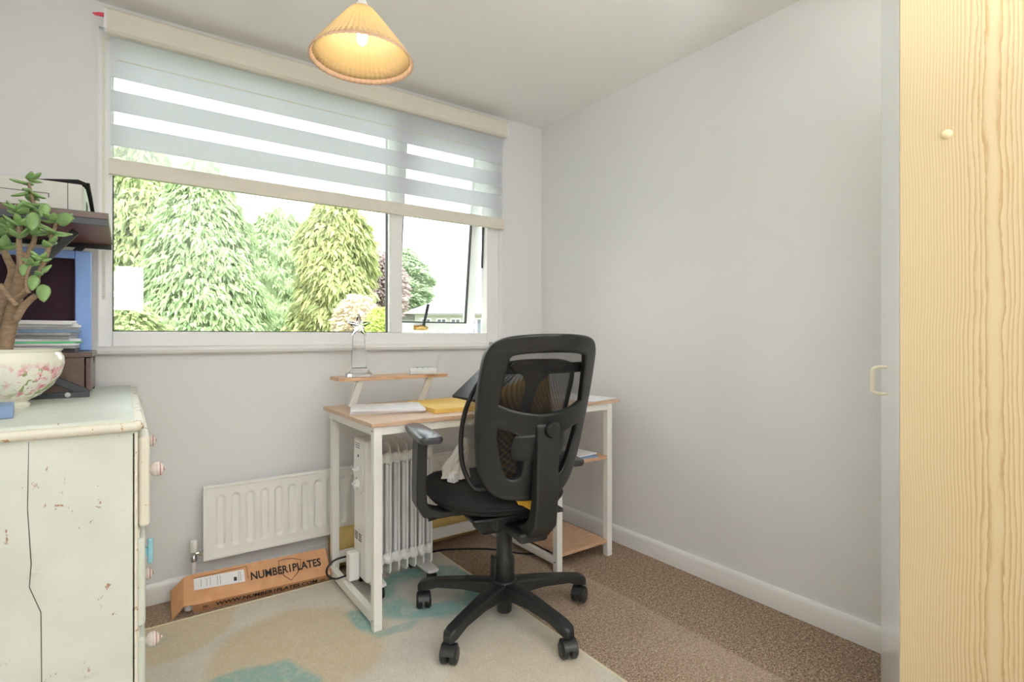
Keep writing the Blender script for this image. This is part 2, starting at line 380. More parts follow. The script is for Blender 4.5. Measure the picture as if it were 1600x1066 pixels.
# ------------------------------------------------------------------ mesh helpers
class MB:
    def __init__(s): s.v = []; s.f = []; s.uv = None
    def add(s, vs, fs):
        k = len(s.v); s.v += [tuple(v) for v in vs]; s.f += [tuple(i + k for i in f) for f in fs]; return s
    def box(s, x0, x1, y0, y1, z0, z1):
        return s.add([(x0, y0, z0), (x1, y0, z0), (x1, y1, z0), (x0, y1, z0), (x0, y0, z1), (x1, y0, z1), (x1, y1, z1), (x0, y1, z1)],
                     [(3, 2, 1, 0), (4, 5, 6, 7), (0, 1, 5, 4), (1, 2, 6, 5), (2, 3, 7, 6), (3, 0, 4, 7)])
    def obox(s, m, sx, sy, sz):
        q = MB().box(-sx / 2, sx / 2, -sy / 2, sy / 2, -sz / 2, sz / 2)
        return s.add([m @ Vector(v) for v in q.v], q.f)
    def bar(s, a, b, w, h, up=(0, 0, 1)):
        a = Vector(a); b = Vector(b); d = (b - a); L = d.length; d.normalize()
        up = Vector(up); sdir = d.cross(up)
        if sdir.length < 1e-4: sdir = d.cross(Vector((1, 0, 0)))
        sdir.normalize(); u = sdir.cross(d)
        m = Matrix((sdir, d, u)).transposed().to_4x4(); m.translation = (a + b) / 2
        return s.obox(m, w, L, h)
    def tube(s, pts, r, seg=10, closed=False, cap=True):
        pts = [Vector(p) for p in pts]; n = len(pts)
        rs = r if isinstance(r, (list, tuple)) else [r] * n
        tang = []
        for i in range(n):
            a = pts[(i - 1) % n] if (closed or i > 0) else pts[i]; b = pts[(i + 1) % n] if (closed or i < n - 1) else pts[i]
            t = (b - a); tang.append(t.normalized() if t.length > 1e-9 else Vector((0, 0, 1)))
        t0 = tang[0]; ref = Vector((0, 0, 1)) if abs(t0.z) < 0.9 else Vector((1, 0, 0))
        nrm = (ref - t0 * ref.dot(t0)).normalized(); vs = []
        for i in range(n):
            t = tang[i]; nrm = (nrm - t * nrm.dot(t))
            nrm = nrm.normalized() if nrm.length > 1e-6 else t.orthogonal().normalized()
            bn = t.cross(nrm)
            for k in range(seg):
                a = 2 * math.pi * k / seg
                vs.append(pts[i] + (nrm * math.cos(a) + bn * math.sin(a)) * rs[i])
        fs = []
        for i in range(n if closed else n - 1):
            j = (i + 1) % n
            for k in range(seg):
                l = (k + 1) % seg; fs.append((i * seg + k, i * seg + l, j * seg + l, j * seg + k))
        if cap and not closed:
            fs.append(tuple(range(seg - 1, -1, -1))); fs.append(tuple((n - 1) * seg + k for k in range(seg)))
        return s.add(vs, fs)
    def lathe(s, prof, seg=32, m=None, closed=False):
        vs = []; fs = []; n = len(prof)
        for r, z in prof:
            for k in range(seg):
                a = 2 * math.pi * k / seg; vs.append(Vector((r * math.cos(a), r * math.sin(a), z)))
        for i in range(n - 1):
            for k in range(seg):
                l = (k + 1) % seg; fs.append((i * seg + k, i * seg + l, (i + 1) * seg + l, (i + 1) * seg + k))
        if not closed:
            if prof[0][0] > 1e-6: fs.append(tuple(range(seg - 1, -1, -1)))
            if prof[-1][0] > 1e-6: fs.append(tuple((n - 1) * seg + k for k in range(seg)))
        if m is not None: vs = [m @ v for v in vs]
        return s.add(vs, fs)
    def cyl(s, a, b, r, seg=20, r2=None):
        return s.tube([a, b], [r, r if r2 is None else r2], seg)
    def prism(s, poly, fn, a0, a1):
        """poly 2D, fn(u, v, w) -> xyz, extruded w from a0 to a1"""
        n = len(poly); vs = [fn(u, v, a0) for u, v in poly] + [fn(u, v, a1) for u, v in poly]
        fs = [tuple(range(n - 1, -1, -1)), tuple(range(n, 2 * n))] + [(i, (i + 1) % n, n + (i + 1) % n, n + i) for i in range(n)]
        return s.add(vs, fs)
    def loft(s, secs, cap=True):
        n = len(secs[0]); vs = [p for q in secs for p in q]; fs = []
        for i in range(len(secs) - 1):
            for k in range(n):
                l = (k + 1) % n; fs.append((i * n + k, i * n + l, (i + 1) * n + l, (i + 1) * n + k))
        if cap: fs.append(tuple(range(n - 1, -1, -1))); fs.append(tuple((len(secs) - 1) * n + k for k in range(n)))
        return s.add(vs, fs)
    def grid(s, fn, nu, nv, uvfn=None):
        vs = []; uv = []
        for j in range(nv + 1):
            for i in range(nu + 1):
                vs.append(fn(i / nu, j / nv))
                if uvfn: uv.append(uvfn(i / nu, j / nv))
        k = nu + 1
        fs = [(j * k + i, j * k + i + 1, (j + 1) * k + i + 1, (j + 1) * k + i) for j in range(nv) for i in range(nu)]
        if uvfn: s.uv = (s.uv or []) + uv
        return s.add(vs, fs)
    def build(s, name, mat, parent=None, smooth=None, bevel=0, seg=2, subsurf=0, world=False, solid=0, fixn=True):
        me = bpy.data.meshes.new(name); vs = s.v
        if parent is not None and world:
            L = parent_world(parent); vs = [(a - L.x, b - L.y, c - L.z) for a, b, c in vs]
        me.from_pydata(vs, [], s.f)
        if s.uv:
            ul = me.uv_layers.new(name='UVMap')
            for lp in me.loops: ul.data[lp.index].uv = s.uv[lp.vertex_index]
        if fixn:
            b = bmesh.new(); b.from_mesh(me); bmesh.ops.recalc_face_normals(b, faces=b.faces); b.to_mesh(me); b.free()
        return link_mesh(name, me, mat, parent, smooth, bevel, seg, subsurf, solid)

def parent_world(p):
    v = Vector((0, 0, 0))
    while p is not None: v = v + p.location; p = p.parent
    return v

def link_mesh(name, me, mat, parent=None, smooth=None, bevel=0, seg=2, subsurf=0, solid=0):
    if smooth is not None:
        for p in me.polygons: p.use_smooth = True
        if smooth < 179: me.set_sharp_from_angle(angle=R(smooth))
    o = bpy.data.objects.new(name, me); COL.objects.link(o)
    if mat: me.materials.append(mat)
    if parent is not None: o.parent = parent
    if solid:
        m = o.modifiers.new('solid', 'SOLIDIFY'); m.thickness = solid; m.offset = 0
    if bevel:
        m = o.modifiers.new('bevel', 'BEVEL'); m.width = bevel; m.segments = seg; m.limit_method = 'ANGLE'; m.angle_limit = R(35)
        if smooth is None:
            for p in me.polygons: p.use_smooth = True
            me.set_sharp_from_angle(angle=R(50))
            m.harden_normals = True
    if subsurf:
        m = o.modifiers.new('subsurf', 'SUBSURF'); m.levels = subsurf; m.render_levels = subsurf
    return o

def tag(o, label=None, cat=None, group=None, kind=None):
    if label: o['label'] = label
    if cat: o['category'] = cat
    if group: o['group'] = group
    if kind: o['kind'] = kind
    return o
def thing(name, label, cat, loc=(0, 0, 0), rz=0.0, group=None, kind=None):
    o = bpy.data.objects.new(name, None); COL.objects.link(o); o.location = loc; o.rotation_euler = (0, 0, rz)
    o.empty_display_size = 0.1
    return tag(o, label, cat, group, kind)
def copy_tree(o, parent=None):
    c = o.copy(); COL.objects.link(c)
    if parent is not None: c.parent = parent
    for ch in list(o.children): copy_tree(ch, c)
    return c
def struct(o, label=None, cat=None): return tag(o, label, cat, kind='structure')

def crom(pts, n=6, closed=True):
    """Catmull-Rom resample of 2D/3D points"""
    P = [Vector(p) for p in pts]; out = []; N = len(P)
    rng = range(N) if closed else range(N - 1)
    for i in rng:
        if closed: a, b, c, d = P[(i - 1) % N], P[i], P[(i + 1) % N], P[(i + 2) % N]
        else: a, b, c, d = P[max(i - 1, 0)], P[i], P[i + 1], P[min(i + 2, N - 1)]
        for k in range(n):
            t = k / n
            out.append(0.5 * ((2 * b) + (c - a) * t + (2 * a - 5 * b + 4 * c - d) * t * t + (3 * b - a - 3 * c + d) * t ** 3))
    if not closed: out.append(P[-1])
    return out

def plate(name, outlines, thick, bev, mat, parent, deform, smooth=40, n=6):
    """closed 2D outlines (first outer, rest holes) -> bevelled plate, bent by deform(x, y, w)"""
    cu = bpy.data.curves.new(name + '_outline', 'CURVE'); cu.dimensions = '2D'; cu.fill_mode = 'BOTH'
    cu.extrude = thick / 2 - bev; cu.bevel_depth = bev; cu.bevel_resolution = 2
    for ol in outlines:
        q = crom([(a, b, 0) for a, b in ol], n); sp = cu.splines.new('POLY'); sp.points.add(len(q) - 1)
        for p, c in zip(sp.points, q): p.co = (c.x, c.y, 0, 1)
        sp.use_cyclic_u = True
    tmp = bpy.data.objects.new('tmp_outline', cu); COL.objects.link(tmp)
    dg = bpy.context.evaluated_depsgraph_get(); dg.update()
    me = bpy.data.meshes.new_from_object(tmp.evaluated_get(dg)); bpy.data.objects.remove(tmp); bpy.data.curves.remove(cu)
    me.name = name
    b = bmesh.new(); b.from_mesh(me); bmesh.ops.remove_doubles(b, verts=b.verts, dist=1e-5)
    for _ in range(4):
        lg = [e for e in b.edges if e.calc_length() > 0.022]
        if not lg: break
        bmesh.ops.subdivide_edges(b, edges=lg, cuts=1, use_grid_fill=False); bmesh.ops.triangulate(b, faces=[f for f in b.faces if len(f.verts) > 3])
    for v in b.verts: v.co = Vector(deform(v.co.x, v.co.y, v.co.z))
    bmesh.ops.recalc_face_normals(b, faces=b.faces); b.to_mesh(me); b.free(); me.materials.clear()
    return link_mesh(name, me, mat, parent, smooth)

def lettering(name, body, size, mat, parent, m, align='LEFT', offset=0.0, squash=1.0):
    cu = bpy.data.curves.new(name + '_font', 'FONT'); cu.body = body; cu.size = size; cu.align_x = align; cu.offset = offset; cu.extrude = 0.0002; cu.resolution_u = 3
    tmp = bpy.data.objects.new('tmp_font', cu); COL.objects.link(tmp)
    dg = bpy.context.evaluated_depsgraph_get(); dg.update()
    me = bpy.data.meshes.new_from_object(tmp.evaluated_get(dg)); bpy.data.objects.remove(tmp); bpy.data.curves.remove(cu)
    me.name = name; L = parent_world(parent)
    for v in me.vertices:
        q = m @ Vector((v.co.x * squash, v.co.y, v.co.z)); v.co = q - L
    me.materials.clear()
    return link_mesh(name, me, mat, parent)

def at(px, depth):
    u = (px - CXP) / FPX
    return (depth * (math.sin(YAW) + u * math.cos(YAW)), depth * (math.cos(YAW) - u * math.sin(YAW)))
def zat(py, depth): return CAMZ + (HY - py) / FPX * depth

# ================================================================== ROOM SHELL
XL, XR, YF, YB, ZC = -0.50, 2.125, 2.64, -1.90, 2.40
T = 0.14
struct(MB().box(XL - T, XR + T, YB - T, YF + T, -0.12, 0).build('floor', M_carpet), 'brown speckled carpet covering the whole room', 'floor')
struct(MB().box(XL - T, XR + T, YB - T, YF + T, ZC, ZC + 0.12).build('ceiling', M_ceil), 'plain white ceiling above the desk and window', 'ceiling')
struct(MB().box(XR, XR + T, YB - T, YF + T, 0, ZC).build('wall_right', M_wall), 'bare white wall to the right of the desk', 'wall')
struct(MB().box(XL - T, XL, YB - T, YF + T, 0, ZC).build('wall_left', M_wall), 'white wall behind the chest of drawers', 'wall')
struct(MB().box(XL, XR, YB - T, YB, 0, ZC).build('wall_rear', M_wall), 'white wall behind the camera', 'wall')
WX0, WX1, WZ0, WZ1 = -0.092, 1.806, 1.052, 2.305
wb = MB(); wb.box(XL, WX0, YF, YF + T, 0, ZC); wb.box(WX1, XR, YF, YF + T, 0, ZC); wb.box(WX0, WX1, YF, YF + T, 0, WZ0); wb.box(WX0, WX1, YF, YF + T, WZ1, ZC)
struct(wb.build('wall_back', M_wall), 'white wall with the wide window and radiator', 'wall')
def skirting(name, a, b, inward, label):
    prof = [(0, 0), (0.017, 0), (0.017, 0.068), (0.014, 0.078), (0.009, 0.084), (0, 0.086)]
    a = Vector(a); b = Vector(b); i = Vector(inward); m = MB()
    m.loft([[p + i * u + Vector((0, 0, v)) for u, v in prof] for p in (a, b)])
    struct(m.build(name, M_gloss, smooth=30), label, 'skirting board')
skirting('baseboard_right', (XR, YB, 0), (XR, YF, 0), (-1, 0, 0), 'white skirting board along the bare right wall')
skirting('baseboard_back', (XL, YF, 0), (XR - 0.018, YF, 0), (0, -1, 0), 'white skirting board under the window')
# window board (sill)
sl = MB(); pr = [(0.10, 1.052), (-0.020, 1.052), (-0.034, 1.046), (-0.040, 1.036), (-0.036, 1.025), (-0.024, 1.018), (0.0, 1.016), (0.10, 1.016)]
sl = MB(); pr = [(0.06, 1.054), (-0.022, 1.054), (-0.034, 1.048), (-0.040, 1.037), (-0.036, 1.026), (-0.026, 1.020), (0.0, 1.018), (0.0, 1.050), (0.06, 1.050)]
sl.loft([[(x, YF + u, v) for u, v in pr] for x in (WX0 - 0.02, WX1 + 0.002)])
struct(sl.build('trim_1', M_gloss, smooth=30), 'white bullnosed window sill board above the radiator', 'window sill')

# ================================================================== WINDOW
win = thing('window_1', 'wide white framed window with a top-hung sash pushed open', 'window', (0, YF, WZ0), kind='structure')
FY0, FY1 = YF + 0.014, YF + 0.075
def rect_frame(m, x0, x1, z0, z1, wl, wr, wb_, wt, y0, y1):
    m.box(x0, x0 + wl, y0, y1, z0, z1); m.box(x1 - wr, x1, y0, y1, z0, z1)
    m.box(x0 + wl, x1 - wr, y0, y1, z0, z0 + wb_); m.box(x0 + wl, x1 - wr, y0, y1, z1 - wt, z1)
MX0, MX1 = 1.118, 1.190
GL, GR, GB, GT = -0.046, 1.725, 1.113, 2.25
fm = MB(); rect_frame(fm, WX0, WX1, WZ0, WZ1, GL - WX0, WX1 - GR, GB - WZ0, WZ1 - GT, FY0, FY1); fm.box(MX0, MX1, FY0, FY1, GB, GT)
fm.build('window_frame', M_upvc, win, bevel=0.004, world=True)
# dark gasket round the fixed pane
gk = MB(); rect_frame(gk, GL, MX0, GB, GT, .004, .004, .004, .004, FY0 + 0.03, FY0 + 0.05); gk.build('gasket', M_rubber, win, world=True)
MB().box(GL + .001, MX0 - .001, FY0 + 0.038, FY0 + 0.042, GB + .001, GT - .001).build('fixed_pane', M_glass, win, world=True)
# reveal edge strips
rv = MB(); rv.box(WX0 - 0.001, WX0 + 0.004, YF - 0.003, FY0, WZ0, WZ1); rv.box(WX1 - 0.004, WX1 + 0.014, YF - 0.006, FY0, WZ0, WZ1); rv.build('reveal_bead', M_gloss, win, world=True)
# opening sash, hinged at its head, tilted outward
sash = MB(); SX0, SX1, SH = MX1 - 0.010, GR + 0.010, GT - GB + 0.004
tilt = R(6.6)
def sp(x, y, z): # local: y outward, z down from the hinge
    return Vector((x, FY0 + 0.032 + y * math.cos(tilt) + z * math.sin(tilt), GT - z * math.cos(tilt) + y * math.sin(tilt)))
def sbox(m, x0, x1, y0, y1, z0, z1):
    q = MB().box(x0, x1, y0, y1, z0, z1); m.add([sp(*v) for v in q.v], q.f)
sbox(sash, SX0, SX0 + 0.055, 0.0, 0.05, 0, SH); sbox(sash, SX1 - 0.055, SX1, 0.0, 0.05, 0, SH); sbox(sash, SX0 + .055, SX1 - .055, 0, 0.05, 0, 0.055); sbox(sash, SX0 + .055, SX1 - .055, 0, 0.05, SH - 0.055, SH)
so = sash.build('opening_sash', M_upvc, win, bevel=0.003, world=True)
g2 = MB(); sbox(g2, SX0 + .055, SX1 - .055, 0.024, 0.028, 0.055, SH - 0.055); g2.build('pane', M_glass, so, world=True)
g3 = MB()
for q in ((SX0 + .055, SX0 + .061, .055, SH - .055), (SX1 - .061, SX1 - .055, .055, SH - .055), (SX0 + .061, SX1 - .061, SH - .061, SH - .055)): sbox(g3, q[0], q[1], 0.004, 0.023, q[2], q[3])
g3.build('gasket', M_slot, so, world=True)
# brass stay with its arm on the sash bottom rail
hb = MB(); hx = 1.375
def spt(x, y, z): return tuple(sp(x, y, z))
q = MB().box(hx - 0.045, hx + 0.03, -0.006, 0.0, SH - 0.040, SH - 0.014); hb.add([sp(*v) for v in q.v], q.f)
hb.tube([spt(hx - 0.03, -0.006, SH - 0.027), spt(hx + 0.0, -0.022, SH - 0.034), spt(hx + 0.03, -0.024, SH - 0.024)], 0.009, 10)
hbo = hb.build('stay_bracket', M_brass, so, smooth=40, world=True)
ha = MB(); ha.bar(spt(hx + 0.004, -0.024, SH - 0.03), spt(hx + 0.026, -0.028, SH - 0.165), 0.016, 0.006, (0, 1, 0)); ha.build('stay_arm', M_greysteel, hbo, bevel=0.002, world=True)
# friction stay at right jamb
fs_ = MB(); fs_.bar((GR - 0.006, FY0 + 0.03, 1.78), (GR - 0.004, FY0 + 0.05, 1.50), 0.006, 0.014, (0, 1, 0)); fs_.build('friction_stay', M_greysteel, win, world=True)

# ================================================================== ROLLER BLIND
bl = thing('roller_blind', 'white day-and-night striped roller blind half lowered over the window', 'blind', (0.87, YF, 2.33))
BX0, BX1 = -0.062, 1.815
cs = MB(); pr = [(0, 2.262), (-0.060, 2.262), (-0.072, 2.272), (-0.076, 2.290), (-0.076, 2.345), (-0.066, 2.356), (0, 2.358)]
cs.loft([[(x, YF + a, b) for a, b in pr] for x in (BX0, BX1)]); cs.build('cassette', M_blindcase, bl, smooth=35, world=True)
for x in (BX0 - 0.008, BX1): MB().loft([[(xx, YF + a * 1.04, b) for a, b in pr] for xx in (x, x + 0.008)]).build('end_cap', M_upvc, bl, smooth=35, world=True)
FYB = YF - 0.036
MB().box(BX0 + 0.01, BX1 - 0.012, FYB + 0.002, FYB + 0.006, 2.176, 2.262).build('upper_fabric', M_blindfab, bl, world=True)
sb = MB().box(BX0 + 0.03, BX1 - 0.02, FYB - 0.002, FYB + 0.001, 2.173, 2.177); sb.build('stitched_seam', M_blindcase, bl, world=True)
op = [(2.104, 2.176), (1.972, 2.054), (1.838, 1.922)]
for a, b in op: MB().box(BX0 + 0.012, BX1 - 0.014, FYB, FYB + 0.0025, a, b).build('opaque_band', M_blindfab, bl, world=True)
for a, b in [(2.054, 2.104), (1.922, 1.972), (1.784, 1.838)]: MB().box(BX0 + 0.012, BX1 - 0.014, FYB + 0.0008, FYB + 0.0014, a, b).build('sheer_band', M_sheer, bl, world=True)
bbm = MB(); pr = [(-0.012, 1.724), (0.014, 1.724), (0.016, 1.75), (0.012, 1.775), (0.002, 1.788), (-0.008, 1.785), (-0.013, 1.772), (-0.015, 1.745)]
bbm.loft([[(x, FYB + a, b) for a, b in pr] for x in (BX0 + 0.006, BX1 - 0.008)]); bbm.build('bottom_bar', M_blindbar, bl, smooth=35, world=True)
chm = MB(); z = 2.26
bead = [(0.0, -1), (0.8, -0.6), (1, 0), (0.8, 0.6), (0, 1)]
for xo in (0.0, 0.008):
    z = 2.25
    while z > 1.235:
        chm.lathe([(r * 0.0024, z + h * 0.0026) for r, h in bead], 6, Matrix.Translation((BX0 - 0.012 + xo * 0.6, YF - 0.045 + xo, 0))); z -= 0.0072
chm.build('bead_chain', M_cream, bl, smooth=180, world=True)
# pink tape tabs left on the wall beside the cassette
def tabm(x, z, w_, h_):
    return MB().prism(crom([(-w_ / 2, -h_ * .1), (-w_ * .3, -h_ * .45), (w_ * .45, -h_ * .35), (w_ / 2, h_ * .5), (0, h_ * .3)], 3), lambda u, v, w: (x + u.x if hasattr(u, 'x') else x + u, w, z + v), YF - 0.0015, YF)
def tab(x, z, w_, h_, label):
    m = MB(); pts = [(-w_ / 2, -h_ * .1), (-w_ * .3, -h_ * .45), (w_ * .45, -h_ * .35), (w_ / 2, h_ * .5), (0, h_ * .3)]
    m.prism(pts, lambda u, v, w: (x + u, w, z + v), YF - 0.002, YF); tag(m.build('pink_tape_scrap', M_pink), label, 'tape', 'scraps of pink tape by the blind')
tab(-0.089, 2.352, 0.040, 0.020, 'scrap of pink tape on wall at the chain end of blind cassette')
tab(1.832, 2.342, 0.022, 0.026, 'scrap of pink tape on wall at the open-sash end of blind cassette')
tab(1.765, 2.366, 0.014, 0.010, 'tiny scrap of pink tape on wall just above the blind cassette')

# ================================================================== PENDANT LAMP
LX, LY = 0.606, 1.657
lamp = thing('pendant_lamp', 'lit ceiling pendant with a pleated peach fabric cone shade', 'lamp', (LX, LY, ZC))
MB().lathe([(0.0, ZC - 0.035), (0.02, ZC - 0.034), (0.045, ZC - 0.015), (0.05, ZC)], 24, Matrix.Translation((LX, LY, 0))).build('ceiling_rose', M_gloss, lamp, smooth=40, world=True)
MB().cyl((LX, LY, ZC - 0.03), (LX, LY, 2.135), 0.0035, 8).build('flex', M_string, lamp, smooth=40, world=True)
zt, zb = 2.128, 1.978
sh = MB(); NP = 54; seg = NP * 4
prof = []
def ring(r, z, amp):
    return [(LX + (r + amp * math.cos(2 * math.pi * k / 4)) * math.cos(2 * math.pi * k / seg), LY + (r + amp * math.cos(2 * math.pi * k / 4)) * math.sin(2 * math.pi * k / seg), z) for k in range(seg)]
N = 10; rows = []
for i in range(N + 1):
    t = i / N; r = 0.034 + (0.150 - 0.034) * (t ** 0.95); rows.append(ring(r, zt + (zb - zt) * t, 0.0014 + 0.0034 * t))
sh.loft(rows, cap=False); sho = sh.build('shade', M_shade, lamp, smooth=180, solid=0.0008, world=True)
tr = MB(); tr.loft([[(LX + (r + .0022 * math.cos(math.pi * k / 2)) * math.cos(2 * math.pi * k / seg), LY + (r + .0022 * math.cos(math.pi * k / 2)) * math.sin(2 * math.pi * k / seg), z) for k in range(seg)] for r, z in ((0.1495, zb + .001), (0.1555, zb - 0.007), (0.160, zb - 0.013 ))], cap=False)
tr.build('scalloped_trim', M_shadetrim, sho, smooth=180, solid=0.001, world=True)
zz = MB(); zz.tube([(LX + (0.147 if k % 2 else 0.1385) * math.cos(math.pi * k / 56), LY + (0.147 if k % 2 else 0.1385) * math.sin(math.pi * k / 56), zb + (0.003 if k % 2 else 0.0155)) for k in range(112)], 0.0008, 5, closed=True)
zz.tube([(LX + 0.1345 * math.cos(math.pi * k / 40), LY + 0.1345 * math.sin(math.pi * k / 40), zb + 0.0195) for k in range(80)], 0.0009, 5, closed=True)
zz.build('zigzag_stitching', M_shadetrim, sho, smooth=180, world=True)
MB().lathe([(0.0, 2.158), (0.012, 2.156), (0.018, 2.145), (0.018, 2.098), (0.012, 2.094)], 20, Matrix.Translation((LX, LY, 0))).build('lampholder', M_string, lamp, smooth=40, world=True)
MB().lathe([(0.0, 2.016), (0.007, 2.017), (0.013, 2.024), (0.0165, 2.036), (0.0165, 2.062), (0.013, 2.09), (0.012, 2.10)], 20, Matrix.Translation((LX, LY, 0))).build('bulb', M_bulb, lamp, smooth=180, world=True)
light('pendant_light', 'POINT', (LX, LY, 2.030), 1.3, (1.0, 0.93, 0.76), shadow_soft_size=0.02)

# ================================================================== RADIATOR
rad = thing('wall_radiator', 'white fluted panel radiator fixed below the window', 'radiator', (0.92, YF, 0.168))
RX0, RX1, RZ0, RZ1, RYF = 0.262, 1.58, 0.160, 0.462, 2.562
def flute(x, z):
    p = 0.0575; xm = (x - RX0 - 0.062 + p / 2) % p - p / 2
    if x < RX0 + 0.035 or x > RX1 - 0.035: return 0
    z0, z1 = RZ0 + 0.045, RZ1 - 0.045; hw = 0.0135
    dz = max(z0 + hw - z, z - (z1 - hw), 0); d = math.hypot(xm, dz)
    e = min(1, max(0, (hw + 0.007 - d) / 0.012)); e = e * e * (3 - 2 * e); return -0.0100 * e
nx, nz = 520, 60
rm = MB(); rm.grid(lambda u, v: (RX0 + (RX1 - RX0) * u, RYF - flute(RX0 + (RX1 - RX0) * u, RZ0 + (RZ1 - RZ0) * v), RZ0 + (RZ1 - RZ0) * v), nx, nz)
rm.build('fluted_front', M_rad, rad, smooth=180, world=True)
rb = MB(); rb.box(RX0, RX1, RYF + 0.0005, RYF + 0.012, RZ1 - 0.001, RZ1 + 0.004); rb.box(RX0, RX1, RYF + 0.0005, RYF + 0.012, RZ0 - 0.004, RZ0 + 0.001)
rb.box(RX0 - 0.004, RX0 + 0.002, RYF - 0.001, RYF + 0.014, RZ0 - 0.004, RZ1 + 0.004); rb.box(RX1 - 0.002, RX1 + 0.004, RYF - 0.001, RYF + 0.014, RZ0 - 0.004, RZ1 + 0.004)
rl = MB(); rect_frame(rl, RX0 - 0.004, RX1 + 0.004, RZ0 - 0.004, RZ1 + 0.004, .012, .012, .012, .012, RYF - 0.005, RYF + 0.002)
rb.box(RX0, RX1, RYF + 0.012, RYF + 0.03, RZ0, RZ1); rb.build('back_panel', M_rad, rad, bevel=0.002, world=True); rl.build('rolled_rim', M_rad, rad, bevel=0.0025, world=True)
for x in (0.5, 1.35): MB().box(x, x + 0.03, RYF + 0.03, YF, 0.2, 0.42).build('bracket', M_rad, rad, world=True)
vx = RX0 - 0.036
MB().cyl((vx, RYF + 0.015, 0.0), (vx, RYF + 0.015, 0.17), 0.0075, 14).build('supply_pipe', M_gloss, rad, smooth=40, world=True)
vv = MB(); vv.lathe([(0.011, 0.160), (0.013, 0.163), (0.013, 0.176), (0.010, 0.180), (0.010, 0.200)], 8, Matrix.Translation((vx, RYF + 0.015, 0)))
vv.cyl((vx, RYF + 0.015, 0.190), (RX0 + 0.002, RYF + 0.015, 0.190), 0.008, 14); vv.cyl((RX0 - 0.018, RYF + 0.015, 0.190), (RX0 - 0.002, RYF + 0.015, 0.190), 0.014, 6)
vo = vv.build('chrome_valve', M_chrome, rad, smooth=40, world=True)
MB().lathe([(0.0105, 0.198), (0.0125, 0.202), (0.0135, 0.235), (0.012, 0.246), (0.0, 0.25)], 16, Matrix.Translation((vx, RYF + 0.015, 0))).build('valve_cap', M_rad, vo, smooth=40, world=True)

# ================================================================== RUG
rug = thing('area_rug', 'beige rug with tan and teal watercolour rings under the office chair', 'rug', (0, 0, 0))
RGX0, RGX1, RGY0, RGY1 = 0.036, 1.272, 0.70, 2.402
MB().box(RGX0, RGX1, RGY0, RGY1, 0.0, 0.009).build('pile', M_rug, rug, bevel=0.003)
e = MB(); rect_frame(e, 0, 1, 0, 1, 0, 0, 0, 0, 0, 0); e = MB()
for q in (((RGX0, RGY0), (RGX1, RGY0)), ((RGX1, RGY0), (RGX1, RGY1)), ((RGX1, RGY1), (RGX0, RGY1)), ((RGX0, RGY1), (RGX0, RGY0))): e.tube([(*q[0], 0.006), (*q[1], 0.006)], 0.006, 8)
e.build('bound_edge', M_rugedge, rug, smooth=40)

# ================================================================== CARDBOARD BOX
bx = thing('cardboard_box', 'long flat brown cardboard parcel lying below the radiator', 'box', (0.48, 2.5, 0))
th = R(38); BL0, BL1 = 0.212, 0.752
ux = Vector((BL1 - BL0, -0.040, 0)).normalized()            # along the box
yv = Vector((0.07, 1, 0)); yv = (yv - ux * yv.dot(ux)).normalized()
up = (yv * math.cos(th) + Vector((0, 0, math.sin(th)))).normalized()   # up the large face
nn = ux.cross(up)                                            # out of the large face
if nn.z < 0: nn = -nn
O = Vector((BL0, 2.462, 0.0)); HB = 0.056; Wd = 0.128; LEN = 0.520
def bp(a, b, c): return O + ux * a + up * b + nn * c         # a along, b up the face, c out (HB = face)
mb = MB(); mb.add([bp(a, b, c) for c in (0, HB) for b in (0, Wd) for a in (0.0, LEN)], [(0, 1, 3, 2), (4, 5, 7, 6), (0, 1, 5, 4), (2, 3, 7, 6), (1, 3, 7, 5)])
# open left end: inner darker faces
mb.build('carton', M_card, bx, solid=0.004, world=True)
inn = MB(); inn.add([bp(a, b, c) for c in (0.004, HB - 0.004) for b in (0.004, Wd - 0.004) for a in (0.06,)], [(0, 1, 3, 2)]); inn.build('inner_flap', M_cardin, bx, world=True)
fl = MB(); fl.add([bp(0, 0.0, HB), bp(0, Wd, HB), bp(-0.030, Wd - 0.002, HB - 0.004), bp(-0.030, 0.004, HB - 0.004), bp(-0.075, Wd - 0.022, HB - 0.052), bp(-0.068, -0.018, HB - 0.048)], [(0, 1, 2, 3), (3, 2, 4, 5)])
fl.build('end_flap', M_card, bx, solid=0.004, world=True)
fr_ = MB(); fr_.add([bp(LEN, 0, HB), bp(LEN, Wd, HB), bp(LEN + 0.006, Wd - 0.004, HB - 0.008), bp(LEN + 0.006, 0.004, HB - 0.008)], [(0, 1, 2, 3)]); fr_.build('end_flap', M_card, bx, solid=0.004, world=True)
cp = MB(); cp.lathe([(0.0, 0.0), (0.016, 0.0), (0.018, 0.006), (0.018, 0.022), (0.014, 0.028), (0, 0.03)], 18, Matrix.Translation(bp(-0.012, 0.012, 0.0) + Vector((0, 0, 0.004)))); cp.build('packing_plug', M_calc, bx, smooth=40, world=True)
lb = MB(); lb.add([bp(a, b, HB + 0.0025) for a, b in ((0.006, 0.058), (0.188, 0.050), (0.186, 0.106), (0.004, 0.108))], [(0, 1, 2, 3)]); lbo = lb.build('address_label', M_paper, bx, solid=0.0006, world=True); lbo['label'] = 'white printed address label'
lp = MB()
for a0, b0, a1, b1, wd in [(0.03, .068, .03, .10, .0012), (0.05, .066, .05, .098, .0012), (0.062, .064, .062, .10, .001), (0.088, .062, .088, .10, .0012), (0.098, .062, .098, .10, .0012), (0.165, .058, .165, .10, .0012), (0.172, .058, .172, .10, .0012)]:
    MB().bar(bp(a0, b0, HB + 0.0031), bp(a1, b1, HB + 0.0031), wd, 0.0004, nn).build('printed_line', M_ink, lbo, world=True)
